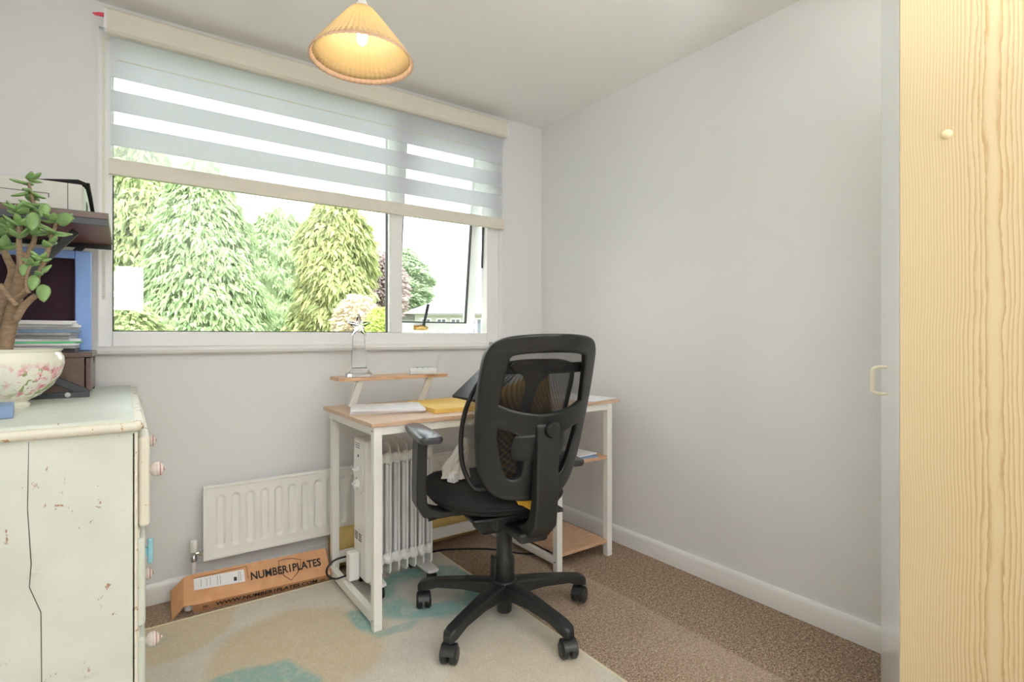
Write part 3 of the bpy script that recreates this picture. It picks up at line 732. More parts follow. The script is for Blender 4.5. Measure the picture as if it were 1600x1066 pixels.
lp.add([bp(a, b, HB + 0.0033) for a, b in ((.147, .062), (.158, .0615), (.158, .078), (.147, .079))], [(0, 1, 2, 3)]); lp.build('printed_square', M_ink, lbo, world=True)
def mat_face(a, b, c, e1, e2):
    m = Matrix((e1, e2, e1.cross(e2))).transposed().to_4x4(); m.translation = bp(a, b, c); return m
lettering('printed_name', 'NUMBER1PLATES', 0.050, M_ink, bx, mat_face(0.208, 0.050, HB + 0.003, ux, up), offset=0.0011, squash=0.74)
lettering('printed_address', 'WWW.NUMBER1PLATES.COM', 0.036, M_ink, bx, mat_face(0.080, -0.003, 0.018, ux, nn), offset=0.0007, squash=0.80)
shd = MB(); sc = crom([(0.325, 0.108), (0.375, 0.110), (0.415, 0.098), (0.410, 0.066), (0.392, 0.040), (0.365, 0.014), (0.338, 0.038), (0.324, 0.072)], 4)
sh_pts = [(0.322, 0.112), (0.350, 0.114), (0.380, 0.110), (0.412, 0.096), (0.406, 0.066), (0.390, 0.038), (0.362, 0.010), (0.336, 0.038), (0.322, 0.072)]
shd.tube([bp(a, b, HB + 0.003) for a, b in sh_pts], 0.0012, 6, closed=True); shd.build('shield_emblem', M_ink, bx, world=True)
ln = MB(); ln.bar(bp(0.002, 0.110, HB + .003), bp(0.196, 0.118, HB + .003), .0014, .0006, nn); ln.bar(bp(0.196, 0.118, HB + .003), bp(0.200, 0.060, HB + .003), .0014, .0006, nn); ln.build('label_border', M_ink, bx, world=True)
for a in (0.036, 0.485):
    ln = MB()
    for k in range(3): ln.bar(bp(a + k * .006, -0.003, 0.022), bp(a + 0.002 + k * .006, -0.003, 0.036), .003, .0005, -up)
    ln.build('handling_mark', M_ink, bx, world=True)

# ================================================================== UNDERLAY ROLL behind desk
rl = thing('underlay_roll', 'yellowish rolled-up underlay lying against wall under the desk', 'roll', (1.2, 2.54, 0))
yc_, zc_, rr_ = 2.548, 0.097, 0.070
m = MB(); seg = 36
spiral = []
for k in range(0, 36 * 5 + 1):
    a = 2 * math.pi * k / 36; r = rr_ * (0.28 + 0.72 * k / 180); spiral.append((r * math.cos(a), 1.34 * r * math.sin(a)))
m.loft([[(x, yc_ + a, zc_ + b) for a, b in spiral] for x in (0.79, 1.58)], cap=False)
m.f = [f for f in m.f]
# drop the strip that would close the spiral
n_ = len(spiral); m.f = [f for f in m.f if not ((n_ - 1) in f and 0 in f)]
m.build('rolled_sheet', M_foil, rl, smooth=180, solid=0.006, world=True)

# ================================================================== DESK
DX0, DX1, DY0, DY1, DZ = 0.722, 2.020, 1.878, 2.468, 0.776
desk = thing('desk', 'white steel framed computer desk with pale oak top and riser shelf', 'desk', (1.36, 2.16, 0))
MB().box(DX0, DX1, DY0, DY1, DZ - 0.016, DZ).build('desktop', M_oaktop, desk, bevel=0.0015, world=True)
LW = 0.032
legs = [(0.734, 1.886), (0.752, 2.432), (1.612, 1.886), (1.630, 2.432), (1.940, 1.886), (1.945, 2.432)]
for x, y in legs: MB().box(x, x + LW, y, y + LW, 0.0095 if (x < 1.2 and y < 2.4) else 0.0, DZ - 0.016).build('leg', M_desk_steel, desk, bevel=0.002, world=True)
def rail(*b): MB().box(*b).build('rail', M_desk_steel, desk, bevel=0.0015, world=True)
rail(0.738, 0.764, 1.918, 2.432, DZ - 0.050, DZ - 0.016); rail(0.738, 0.764, 1.918, 2.432, 0.026, 0.062)
rail(1.616, 1.640, 1.918, 2.432, 0.030, 0.060); rail(1.946, 1.970, 1.918, 2.432, DZ - 0.046, DZ - 0.016); rail(1.616, 1.640, 1.918, 2.432, 0.46, 0.484)
rail(1.946, 1.970, 1.918, 2.432, 0.46, 0.484); rail(1.946, 1.970, 1.918, 2.432, 0.04, 0.066)
rail(0.766, 1.940, 1.889, 1.907, DZ - 0.048, DZ - 0.016); rail(0.784, 1.945, 2.440, 2.460, DZ - 0.048, DZ - 0.016); rail(0.784, 1.630, 2.440, 2.460, 0.060, 0.112)
for x, y, z in ((0.733, 1.902, DZ - 0.032), (0.751, 2.448, DZ - 0.032), (0.733, 1.902, 0.045), (1.611, 1.902, 0.045)): MB().cyl((x - 0.002, y, z), (x + 0.002, y, z), 0.0035, 10).build('bolt', M_chrome, desk, world=True)
MB().box(1.642, 1.944, 1.890, 2.435, 0.484, 0.500).build('shelf', M_oak, desk, bevel=0.0015, world=True)
MB().box(1.642, 1.944, 1.890, 2.435, 0.066, 0.082).build('shelf', M_oak, desk, bevel=0.0015, world=True)
rs = MB(); rs.prism([(0.745, 2.445), (0.745, 2.318), (0.763, 2.300), (1.268, 2.300), (1.268, 2.445)], lambda u, v, w: (u, v, w), 0.897, 0.913)
rso = rs.build('riser_shelf', M_oak, desk, bevel=0.001, world=True)
for x in (0.845, 1.188):
    b = MB(); b.box(x - 0.016, x + 0.016, 2.315, 2.425, 0.889, 0.897); b.bar((x - 0.018, 2.395, DZ), (x + 0.004, 2.345, 0.892), 0.030, 0.012, (0, 1, 0)); b.box(x - 0.036, x + 0.006, 2.380, 2.415, DZ, DZ + 0.004)
    b.build('bracket', M_desk_steel, rso, bevel=0.001, world=True)

# --- trophy
tx, ty, tz = 0.852, 2.372, 0.9132
tro = thing('star_trophy', 'clear crystal star trophy on the desk riser shelf', 'trophy', (tx, ty, tz), R(-14))
def frustum(m, s0, s1, z0, z1): m.loft([[(a * s, b * s, z) for a, b in ((-1, -1), (1, -1), (1, 1), (-1, 1))] for s, z in ((s0, z0), (s1, z1))])
b = MB(); frustum(b, 0.056, 0.054, 0, 0.016); b.build('foot', M_crystal, tro, bevel=0.002)
b = MB(); frustum(b, 0.050, 0.032, 0.0165, 0.042); b.build('plinth', M_crystal, tro, bevel=0.001)
b = MB(); frustum(b, 0.032, 0.025, 0.0425, 0.186); b.build('column', M_crystal, tro, bevel=0.002)
b = MB(); pts = []
for k in range(10):
    r = 0.057 if k % 2 == 0 else 0.024; a = math.pi / 2 + k * math.pi / 5; pts.append((r * math.cos(a), 0.228 + r * math.sin(a)))
vs = [(u, 0.0, v) for u, v in pts] + [(0, -0.017, 0.228), (0, 0.017, 0.228)]; fs = []
for k in range(10): fs += [(k, (k + 1) % 10, 10), ((k + 1) % 10, k, 11)]
b.add(vs, fs); b.build('star', M_crystal, tro)

# --- calculator
ca = thing('pocket_calculator', 'pale grey desktop calculator on the riser shelf', 'calculator', (1.165, 2.36, 0.9132), R(-25)); ca.scale = (1.32, 1.32, 1.1)
c = MB(); c.prism([(-0.055, 0.0), (0.055, 0.0), (0.055, 0.014), (0.02, 0.022), (-0.045, 0.026), (-0.055, 0.018)], lambda u, v, w: (w, u, v), -0.048, 0.048); c.build('case', M_calc, ca, bevel=0.004)
for i in range(4):
    for j in range(4):
        yy = -0.042 + j * 0.016; zz_ = 0.016 + (yy + 0.055) * 0.008 / 0.075; MB().box(-0.038 + i * 0.02, -0.024 + i * 0.02, yy - 0.005, yy + 0.005, zz_ - 0.003, zz_ + 0.003).build('key', M_gloss, ca, bevel=0.001)
MB().box(-0.036, 0.036, 0.022, 0.042, 0.022, 0.0265).build('display', M_lcd, ca)

# --- papers on desk
def sheet_stack(n, x, y, z, sx_, sy_, t, rz, jit, name, mat, label_fn, cat, group, curl=0.0):
    for i in range(n):
        m = MB(); a = rz + random.uniform(-jit, jit); dx, dy = random.uniform(-jit, jit) * 0.12, random.uniform(-jit, jit) * 0.12
        ca_, sa_ = math.cos(a), math.sin(a); tt = t if isinstance(t, float) else t[i]
        def f(u, v, w, z0=z): return (x + dx + u * ca_ - v * sa_, y + dy + u * sa_ + v * ca_, w)
        m.prism([(-sx_ / 2, -sy_ / 2), (sx_ / 2, -sy_ / 2), (sx_ / 2, sy_ / 2), (-sx_ / 2, sy_ / 2)], f, z, z + tt * 0.94)
        tag(m.build(name, mat if not isinstance(mat, list) else mat[i]), label_fn(i), cat, group); z += tt
    return z
ord_ = ['lowest', 'second from bottom', 'third from bottom', 'middle', 'fifth', 'second from top', 'topmost']
z1 = sheet_stack(4, 0.915, 2.185, DZ + 0.0003, 0.297, 0.215, 0.0045, R(-18), R(6), 'letter_stack', M_paper, lambda i: 'white folded letters on the desk corner, %s layer of the pile' % ['lowest', 'second lowest', 'second highest', 'upper'][i], 'papers', 'white papers piled on the desk corner')
sheet_stack(1, 0.945, 2.20, z1, 0.21, 0.10, 0.003, R(-8), R(1), 'letter_stack', M_paper, lambda i: 'small white envelope lying on top of the papers at the desk corner', 'papers', 'white papers piled on the desk corner')
z1 = sheet_stack(2, 1.165, 2.125, DZ + 0.0003, 0.25, 0.33, 0.009, R(-4), R(1.5), 'padded_envelope', M_envelope, lambda i: ['lower', 'upper'][i] + ' of two yellow padded envelopes on the desk beside the laptop', 'envelope', 'yellow padded envelopes on the desk')
sheet_stack(1, 1.90, 2.03, DZ + 0.0003, 0.21, 0.28, 0.004, R(12), R(1), 'document_sheaf', M_paper, lambda i: 'white sheaf of documents on the desk end by bare wall', 'papers', None)
z1 = sheet_stack(1, 1.80, 2.02, 0.5003, 0.21, 0.22, 0.006, R(-10), R(1), 'card_folder', M_bluepaper, lambda i: 'blue grey card folder on the middle desk shelf', 'folder', None)
sheet_stack(1, 1.80, 2.03, z1, 0.20, 0.22, 0.006, R(4), R(1), 'shelf_papers', M_paper, lambda i: 'white papers on top of blue folder on the middle desk shelf', 'papers', None)

# --- laptop, half closed, hinge to the left
lt = thing('laptop', 'half-closed black laptop on the desk behind the office chair', 'laptop', (1.318, 2.18, DZ + 0.0003))
MB().box(0, 0.235, -0.16, 0.16, 0.0, 0.018).build('keyboard_base', M_screen, lt, bevel=0.003)
m = MB(); q = MB().box(0, 0.235, -0.16, 0.16, 0, 0.008); rot = Matrix.Rotation(R(-38), 4, 'Y'); m.add([rot @ Vector(v) + Vector((0, 0, 0.016)) for v in q.v], q.f); m.build('screen_lid', M_screen, lt, bevel=0.002)

# ================================================================== OIL HEATER
hx0, hyf, hyb = 0.862, 2.137, 2.297
ht = thing('oil_heater', 'white oil-filled electric heater on castors under the desk', 'heater', (0.98, 2.215, 0))
ymid = (hyf + hyb) / 2; hd_ = (hyb - hyf) / 2
def fin_mesh(x, x_t):
    m = MB(); o = [];  zb_, zt_ = 0.082, 0.640; c = 0.03
    prof = [(-hd_ + c * .2, zb_ + 0.008), (-hd_ + .0, zb_ + 0.03), (-hd_, zt_ - 0.045), (-hd_ + 0.008, zt_ - 0.018), (-hd_ + 0.03, zt_), (hd_ - 0.03, zt_), (hd_ - 0.008, zt_ - 0.018), (hd_, zt_ - 0.045), (hd_, zb_ + 0.03), (hd_ - .02, zb_), (0, zb_ - 0.0), (-hd_ + 0.035, zb_ - 0.0)]
    m.prism(prof, lambda u, v, w: (w, ymid + u, v), x - x_t / 2, x + x_t / 2)
    # rounded front and back lips
    m.tube([(x, hyf + 0.002, zb_ + 0.02), (x, hyf + 0.002, zt_ - 0.04)], 0.0042, 8); m.tube([(x, hyb - 0.002, zb_ + 0.02), (x, hyb - 0.002, zt_ - 0.04)], 0.0042, 8)
    # vertical oil channels
    for yy in (ymid - 0.045, ymid, ymid + 0.045): m.tube([(x, yy, zb_ + 0.07), (x, yy, zt_ - 0.09)], 0.011, 10)
    return m
xs = [hx0 + 0.005 + i * 0.0385 for i in range(7)]
for x in xs: fin_mesh(x, 0.003).build('fin', M_heater, ht, smooth=40, world=True)
for zz_ in (0.150, 0.575):
    hub = MB()
    for i in range(6):
        a = xs[i]; b_ = xs[i + 1]; mid = (a + b_) / 2
        for yy in (ymid - 0.055,):
            mt = Matrix.Translation((0, yy, zz_)) @ Matrix.Rotation(R(90), 4, 'Y')
            hub.lathe([(0.030, a), (0.024, a + 0.010), (0.019, mid), (0.024, b_ - 0.010), (0.030, b_)], 20, mt)
    hub.build('oil_hub', M_heater, ht, smooth=180, world=True)
# control housing on the left end
cpb = MB(); cpb.box(0.800, xs[0] - 0.002, hyf + 0.006, hyb - 0.004, 0.070, 0.660); cpo = cpb.build('control_housing', M_heater, ht, bevel=0.012, seg=3, world=True)
pl = MB(); oval = [(ymid + 0.004 + 0.052 * math.copysign(abs(math.cos(a)) ** 0.75, math.cos(a)), 0.540 + 0.115 * math.copysign(abs(math.sin(a)) ** 0.8, math.sin(a))) for a in [2 * math.pi * k / 36 for k in range(36)]]
pl.prism(oval, lambda u, v, w: (w, u, v), 0.793, 0.802); plo = pl.build('control_panel', M_gloss, cpo, bevel=0.003, world=True)
kn = MB()
for zz_, r in ((0.535, 0.014), (0.472, 0.022)):
    kn2 = MB(); kn2.cyl((0.793, ymid, zz_), (0.779, ymid, zz_), r * 0.9, 20); kn2.bar((0.776, ymid - r * .8, zz_), (0.776, ymid + r * .8, zz_), 0.008, 0.010, (1, 0, 0)); kn2.build('dial', M_upvc, cpo, smooth=40, world=True)
rg = MB(); rg.tube([(0.7925, ymid + 0.027 * math.cos(a), 0.472 + 0.027 * math.sin(a)) for a in [R(-70 + 14 * k) for k in range(11)]], 0.0012, 5)
rg.build('dial_scale', M_slot, cpo, world=True)
MB().cyl((0.7935, ymid - 0.004, 0.590), (0.7915, ymid - 0.004, 0.590), 0.006, 12).build('indicator_lamp', M_slot, cpo, world=True)
rg = MB()
for k in range(3): rg.box(0.7925, 0.7935, ymid - 0.02, ymid + 0.03, 0.622 + k * 0.009, 0.625 + k * 0.009)
rg.build('vent_grille', M_slot, cpo, world=True)
for j in (-0.005, 0.038):
    rg = MB()
    for k in range(4): rg.box(0.7990, 0.8002, ymid + j - 0.015, ymid + j + 0.015, 0.228 + k * 0.009, 0.232 + k * 0.009)
    rg.build('vent_grille', M_slot, cpo, world=True)
# cord tidy with flat box
ct = MB(); ct.box(0.752, 0.798, ymid - 0.010, ymid + 0.034, 0.068, 0.187); cto = ct.build('cord_box', M_gloss, ht, bevel=0.008, seg=3, world=True)
cbp = crom([(0.772, ymid + 0.03, 0.085), (0.750, ymid + 0.045, 0.076), (0.715, ymid + 0.05, 0.072), (0.690, ymid + 0.075, 0.082), (0.695, ymid + 0.10, 0.105), (0.735, ymid + 0.11, 0.128), (0.800, ymid + 0.085, 0.14)], 6, closed=False)
MB().tube(cbp, 0.0042, 8).build('power_cable', M_cable, ht, smooth=180, world=True)
for x in (xs[0] - 0.02, xs[6] - 0.010):
    f_ = MB(); f_.prism(crom([(-0.034, -0.118), (0, -0.126), (0.034, -0.118), (0.02, -0.07), (0.02, 0.07), (0.034, 0.118), (0, 0.126), (-0.034, 0.118), (-0.02, 0.07), (-0.02, -0.07)], 3) and [(-0.026, -0.118), (0, -0.126), (0.026, -0.118), (0.03, -0.06), (0.03, 0.06), (0.026, 0.118), (0, 0.126), (-0.026, 0.118), (-0.03, 0.06), (-0.03, -0.06)], lambda u, v, w: (x + u, ymid + v, w), 0.062, 0.076)
    fo = f_.build('foot_bar', M_heater, ht, bevel=0.004, world=True)
    for s_ in (-1, 1):
        k_ = MB(); k_.cyl((x - 0.014, ymid + s_ * 0.100, 0.037), (x + 0.014, ymid + s_ * 0.100, 0.037), 0.027, 18); k_.box(x - 0.006, x + 0.006, ymid + s_ * 0.1 - 0.012, ymid + s_ * 0.1 + 0.012, 0.036, 0.064)
        k_.build('castor', M_rubber, fo, smooth=40, bevel=0.003, world=True)

# floor cable behind the chair
fc = MB().tube(crom([(1.18, 2.43, 0.005), (1.32, 2.42, 0.005), (1.50, 2.30, 0.005), (1.62, 2.14, 0.005), (1.72, 2.10, 0.005), (1.86, 2.16, 0.005)], 8, closed=False), 0.0045, 8)
tag(fc.build('power_cable', M_cable, smooth=180), 'black power cable trailing over carpet under the desk', 'cable')

# ================================================================== OFFICE CHAIR
CHX, CHY, HDG = 1.187, 1.703, R(12)
ch = thing('office_chair', 'black mesh-back swivel office chair in front of the desk', 'chair', (CHX, CHY, 0), -HDG)
FLZ = 0.009
OX = 0.008
def yb(x, z, off=0.0): return -0.232 - 0.31 * max(0, z - 0.55) - 0.0 + 2.0 * x * x + off
# five-star base
def arm_section(r, hw, z0, z1, ang):
    c, s_ = math.cos(ang), math.sin(ang); pts = [(-hw, z0), (hw, z0), (hw, z1 - 0.006), (hw * .7, z1), (-hw * .7, z1), (-hw, z1 - 0.006)]
    return [(r * c - a * s_, r * s_ + a * c, z) for a, z in pts]
base_ang = [R(130.6) + HDG + k * R(72) for k in range(5)]
sb_ = MB()
for a in base_ang:
    sb_.loft([arm_section(r, hw, z0 + FLZ, z1 + FLZ, a) for r, hw, z0, z1 in ((0.02, 0.036, 0.082, 0.145), (0.07, 0.033, 0.092, 0.143), (0.16, 0.027, 0.097, 0.136), (0.27, 0.024, 0.090, 0.122), (0.322, 0.024, 0.074, 0.112), (0.345, 0.021, 0.068, 0.105), (0.356, 0.014, 0.066, 0.092))])
sb_.lathe([(0.026, 0.022 + FLZ), (0.029, 0.026 + FLZ), (0.031, 0.085 + FLZ), (0.050, 0.10 + FLZ), (0.052, 0.140 + FLZ), (0.044, 0.150 + FLZ)], 28)
star = sb_.build('star_base', M_black, ch, bevel=0.004)
cast_rot = [66 - math.degrees(a) + j for a, j in zip(base_ang, (12, -8, 14, -26, 0))]
for a, cr in zip(base_ang, cast_rot):
    c_ = MB(); mt = Matrix.Translation((0.335 * math.cos(a), 0.335 * math.sin(a), FLZ)) @ Matrix.Rotation(a + R(cr), 4, 'Z')
    t_ = MB(); t_.cyl((0, 0, 0.045), (0, 0, 0.082), 0.011, 12)
    for s_ in (-1, 1): t_.lathe([(0.006, 0.005), (0.026, 0.005), (0.0300, 0.009), (0.0300, 0.023), (0.024, 0.029), (0.0, 0.030)], 22, Matrix.Translation((-0.012, 0, 0.0300)) @ Matrix.Rotation(R(90 * s_), 4, 'X'))
    hd2 = []
    for j in range(15):
        b0 = R(-25 + j * 13.5); hw2 = 0.0285 * (1 - 0.18 * abs(math.cos(b0)))
        q0, q1 = 0.0312, 0.0355
        hd2.append([(-0.012 + q * math.cos(b0), yy, 0.0300 + q * math.sin(b0)) for q, yy in ((q0, -hw2), (q1, -hw2 * .9), (q1, hw2 * .9), (q0, hw2))])
    t_.loft(hd2)
    c_.add([mt @ Vector(v) for v in t_.v], t_.f); c_.build('castor', M_black, star, smooth=40)
gl_ = MB(); gl_.lathe([(0.036, 0.140), (0.0395, 0.146), (0.0395, 0.232), (0.034, 0.240), (0.031, 0.244), (0.031, 0.300), (0.031, 0.37)], 28, Matrix.Translation((0, 0, FLZ))); gl_.build('gas_column', M_black, ch, smooth=40)
pg = MB(); pg.box(-0.052, -0.036, -0.02, 0.02, 0.165, 0.25); pg.build('column_clip', M_black, ch, bevel=0.006)
# mechanism and under-seat
me_ = MB(); me_.box(-0.085, 0.085, -0.12, 0.13, 0.385, 0.436); me_.box(-0.105, -0.02, -0.03, 0.08, 0.345, 0.43); me_.box(-0.05, 0.06, -0.255, -0.10, 0.382, 0.418); me_.build('tilt_mechanism', M_black, ch, bevel=0.012, seg=3)
lv = MB(); lv.tube([(-0.06, 0.06, 0.405), (-0.22, 0.09, 0.40), (-0.275, 0.10, 0.392)], [0.005, 0.005, 0.010], 10); lv.build('height_lever', M_black, ch, smooth=40)
# seat
def seat_ring(k, z, bow=0.0, n_=64):
    out = []
    for i in range(n_):
        a = 2 * math.pi * i / n_; c, s2 = math.cos(a), math.sin(a); ex = 2 / (3.3 if s2 > 0 else 2.5)
        x = math.copysign(abs(c) ** ex, c) * 0.258 * k; y = math.copysign(abs(s2) ** ex, s2) * 0.280 * k
        if y < 0: x *= 1 - 0.12 * (-y / 0.28) ** 2
        out.append((x - 0.016, y + 0.075, z + 0.006 - 0.020 * max(0, (y - 0.15) / 0.13) ** 2 + bow * (x / 0.238) ** 2))
    return out
st = MB(); st.loft([seat_ring(k, z, b) for k, z, b in ((0.30, 0.446, 0), (0.72, 0.447, 0), (0.90, 0.453, 0), (0.975, 0.465, 0), (1.0, 0.481, 0), (0.99, 0.497, 0.0), (0.955, 0.510, 0.002), (0.88, 0.520, 0.006), (0.70, 0.523, 0.012), (0.40, 0.521, 0.014), (0.12, 0.520, 0.014))])
st.build('seat', M_blackfab, ch, smooth=180)
pp = MB(); pp.tube(seat_ring(1.003, 0.484), 0.0055, 8, closed=True); pp.build('seat_piping', M_blackfab, ch, smooth=180)
sp_ = MB(); sp_.box(-0.18, 0.18, -0.15, 0.22, 0.434, 0.450); sp_.build('seat_pan', M_black, ch, bevel=0.006)
# back frame (moulded plastic with upper window, crossbar and two lower windows)
outer = [(0, 1.093), (-0.08, 1.091), (-0.15, 1.083), (-0.188, 1.066), (-0.206, 1.035), (-0.212, 0.98), (-0.214, 0.90), (-0.209, 0.80), (-0.200, 0.71), (-0.186, 0.635), (-0.160, 0.578), (-0.122, 0.548), (-0.06, 0.538), (0, 0.536)]
outer = [(a * 0.955, b) for a, b in outer]; outer += [(-a, b) for a, b in outer[-2:0:-1]]
hU = [(0, 1.050), (-0.08, 1.048), (-0.138, 1.040), (-0.156, 1.020), (-0.165, 0.96), (-0.170, 0.90), (-0.171, 0.868), (-0.155, 0.858), (-0.11, 0.842), (-0.05, 0.832), (0, 0.829)]
hU = [(a * 0.94, b) for a, b in hU]; hU += [(-a, b) for a, b in hU[-2:0:-1]]
hL = [(-0.156, 0.780), (-0.152, 0.792), (-0.140, 0.793), (-0.100, 0.780), (-0.066, 0.764), (-0.050, 0.740), (-0.046, 0.68), (-0.050, 0.622), (-0.068, 0.602), (-0.096, 0.602), (-0.116, 0.620), (-0.134, 0.665), (-0.148, 0.725), (-0.155, 0.760)]
hR = [(-a, b) for a, b in hL[::-1]]
fr2 = plate('back_frame', [outer, hU, hL, hR], 0.034, 0.009, M_black, ch, lambda x, z, w: (x + OX, yb(x, z) + w - 0.004, z), n=5)
# crossbar boss + spine post, set behind the frame and curving under the seat
sec = []
for y_, z_, hw, tk in ((-0.300, 0.826, 0.040, 0.016), (-0.318, 0.795, 0.043, 0.034), (-0.318, 0.72, 0.042, 0.040), (-0.308, 0.62, 0.041, 0.044), (-0.302, 0.53, 0.041, 0.048), (-0.288, 0.465, 0.043, 0.054), (-0.245, 0.425, 0.044, 0.050), (-0.16, 0.390, 0.046, 0.044), (-0.10, 0.388, 0.046, 0.04)):
    sec.append((y_, z_, hw, tk))
pm_ = MB(); secs = []
for i, (y_, z_, hw, tk) in enumerate(sec):
    a = sec[max(i - 1, 0)]; b_ = sec[min(i + 1, len(sec) - 1)]; d_ = Vector((0, b_[0] - a[0], b_[1] - a[1])).normalized(); nrm = Vector((0, d_.z, -d_.y))
    c0 = Vector((OX + 0.012, y_, z_))
    secs.append([c0 + Vector((-hw, 0, 0)) + nrm * tk / 2, c0 + Vector((hw, 0, 0)) + nrm * tk / 2, c0 + Vector((hw, 0, 0)) - nrm * tk / 2, c0 + Vector((-hw, 0, 0)) - nrm * tk / 2])
pm_.loft(secs); post = pm_.build('spine_post', M_black, ch, bevel=0.010, seg=3)
kb = MB(); kb.lathe([(0.0, 0.0), (0.024, 0.0), (0.026, 0.004), (0.026, 0.014), (0.022, 0.019), (0.0, 0.020)], 28, Matrix.Translation((OX + 0.020, -0.334, 0.785)) @ Matrix.Rotation(R(97), 4, 'X')); kb.build('adjuster_knob', M_black, post, smooth=40)
# netting stretched in the frame
nb = MB()
def net_pt(u, v):
    z = 0.56 + (1.075 - 0.56) * v; hwz = 0.190 if z > 0.8 else 0.190 - 0.055 * ((0.8 - z) / 0.24) ** 1.6
    x = (u * 2 - 1) * hwz; return (x + OX, yb(x, z) + 0.016, z)
nb.grid(net_pt, 24, 40, lambda u, v: ((u - .5) * 0.40, v * 0.515)); nb.build('netting', M_net, ch, smooth=180)
# lumbar pad behind the netting
def pad_pts(u, v, k):
    x = (u * 2 - 1); y = (v * 2 - 1); e_ = max(0, 1 - max(abs(x), abs(y)) ** 4)
    X = x * 0.100 * (1 - 0.12 * y * y); Z = 0.722 + y * 0.053 * (1 - 0.12 * x * x)
    return (X + OX, yb(X, Z) - 0.012 + k * 0.014 * e_ ** 0.5, Z)
pd = MB(); pd.grid(lambda u, v: pad_pts(u, v, 1), 16, 12); pd.grid(lambda u, v: pad_pts(u, v, -1), 16, 12); pd.build('lumbar_pad', M_black, ch, smooth=180)
# arms
for s_ in (-1, 1):
    ax = -0.338 if s_ < 0 else 0.245; dz_ = 0.012 if s_ < 0 else -0.13; ady = 0.0 if s_ < 0 else 0.06
    pa = MB()
    outl = [(0.0, -0.135), (0.030, -0.132), (0.041, -0.11), (0.040, 0.0), (0.036, 0.09), (0.026, 0.125), (0.0, 0.135)]; outl += [(-a, b) for a, b in outl[-2:0:-1]]
    o3 = crom([(a, b, 0) for a, b in outl], 3)
    def asec(k, z): return [(ax + p.x * k, -0.052 + ady + p.y * 1.06 * (0.97 + 0.03 * k), z + dz_ + 0.02 * (p.y + 0.13)) for p in o3]
    pa.loft([asec(0.86, 0.726), asec(1.0, 0.735), asec(1.0, 0.740), asec(0.95, 0.746), asec(0.80, 0.7490)]); pad = pa.build('arm_pad', M_padtop, ch, smooth=50)
    po = MB()
    path = [((ax, -0.035 + ady, 0.728 + dz_), 0.017, 0.044), ((ax + s_ * .002, -0.030 + ady, 0.68 + dz_), 0.018, 0.043), ((ax + s_ * .002, -0.020 + ady, 0.56 + dz_ * .3), 0.019, 0.041), ((ax - s_ * .002, -0.010 + ady, 0.500), 0.020, 0.040), ((ax - s_ * .022, -0.005 + ady, 0.462), 0.020, 0.040), ((ax - s_ * .07, ady, 0.449), 0.014, 0.040), ((ax - s_ * .15, ady, 0.448), 0.009, 0.040)]
    ss = []
    for i, (c0, tk, hy_) in enumerate(path):
        a = Vector(path[max(i - 1, 0)][0]); b_ = Vector(path[min(i + 1, len(path) - 1)][0]); d_ = (b_ - a).normalized(); nrm = d_.cross(Vector((0, 1, 0))).normalized(); c0 = Vector(c0)
        ss.append([c0 + nrm * tk + Vector((0, -hy_, 0)), c0 + nrm * tk + Vector((0, hy_, 0)), c0 - nrm * tk + Vector((0, hy_, 0)), c0 - nrm * tk + Vector((0, -hy_, 0))])
    po.loft(ss); po.build('arm_post', M_black, ch, bevel=0.007, seg=3)

def chw(x, y, z):  # chair-local to world
    c, s_ = math.cos(-HDG), math.sin(-HDG); return (CHX + x * c - y * s_, CHY + x * s_ + y * c, z)

# --- clip-on mesh back support hooked on the chair
su = thing('mesh_back_support', 'black wire-framed mesh lumbar support hung on the office chair back', 'back support', (CHX, CHY, 0), -HDG)
def ys(x, z):
    t = (z - 0.50) / 0.52; return yb(0, z) + 0.030 + 0.072 * math.sin(math.pi * max(0, min(1, t))) ** 1.0 + 2.0 * x * x
half = [(a * 0.92, b) for a, b in [(0.0, 1.012), (-0.09, 1.008), (-0.15, 0.992), (-0.185, 0.955), (-0.205, 0.90), (-0.216, 0.83), (-0.219, 0.75), (-0.214, 0.66), (-0.198, 0.60), (-0.170, 0.556), (-0.12, 0.556), (0.0, 0.550)]]
loop = half + [(-a, b) for a, b in half[-2:0:-1]]
loop = [(p.x, p.y) for p in crom([(a, b, 0) for a, b in loop], 4)]
f_ = MB(); f_.tube([(x + OX - 0.018, ys(x, z), z) for x, z in loop], 0.0085, 8, closed=True); f_.build('wire_frame', M_rubber, su, smooth=180)
wv_ = []
for x, z in [(p.x, p.y) for p in crom([(a, b, 0) for a, b in half], 6, closed=False)]: wv_.append((abs(x), z))
def width_at(z):
    best = 0
    for (x0, z0), (x1, z1_) in zip(wv_, wv_[1:]):
        if min(z0, z1_) <= z <= max(z0, z1_) and abs(z1_ - z0) > 1e-9: best = max(best, x0 + (x1 - x0) * (z - z0) / (z1_ - z0))
    return max(best, 0.01)
nb = MB()
def np2(u, v):
    z = 0.552 + (1.010 - 0.552) * v; x = (u * 2 - 1) * width_at(z); return (x + OX - 0.018, ys(x, z) + 0.001, z)
nb.grid(np2, 20, 40, lambda u, v: ((u - .5) * 0.42, v * 0.49)); nb.build('netting', M_net2, su, smooth=180)
sp2 = MB(); sp2.loft([[(OX + a - 0.03, ys(0, z) - 0.010 + b_, z) for a, b_ in ((-hw, -.004), (hw, -.004), (hw, .004), (-hw, .004))] for z, hw in ((0.56, 0.012), (0.70, 0.016), (0.86, 0.018), (0.93, 0.022), (0.965, 0.045), (0.985, 0.085), (1.000, 0.10), (1.012, 0.09))]); sp2.build('spine', M_rubber, su, smooth=40)
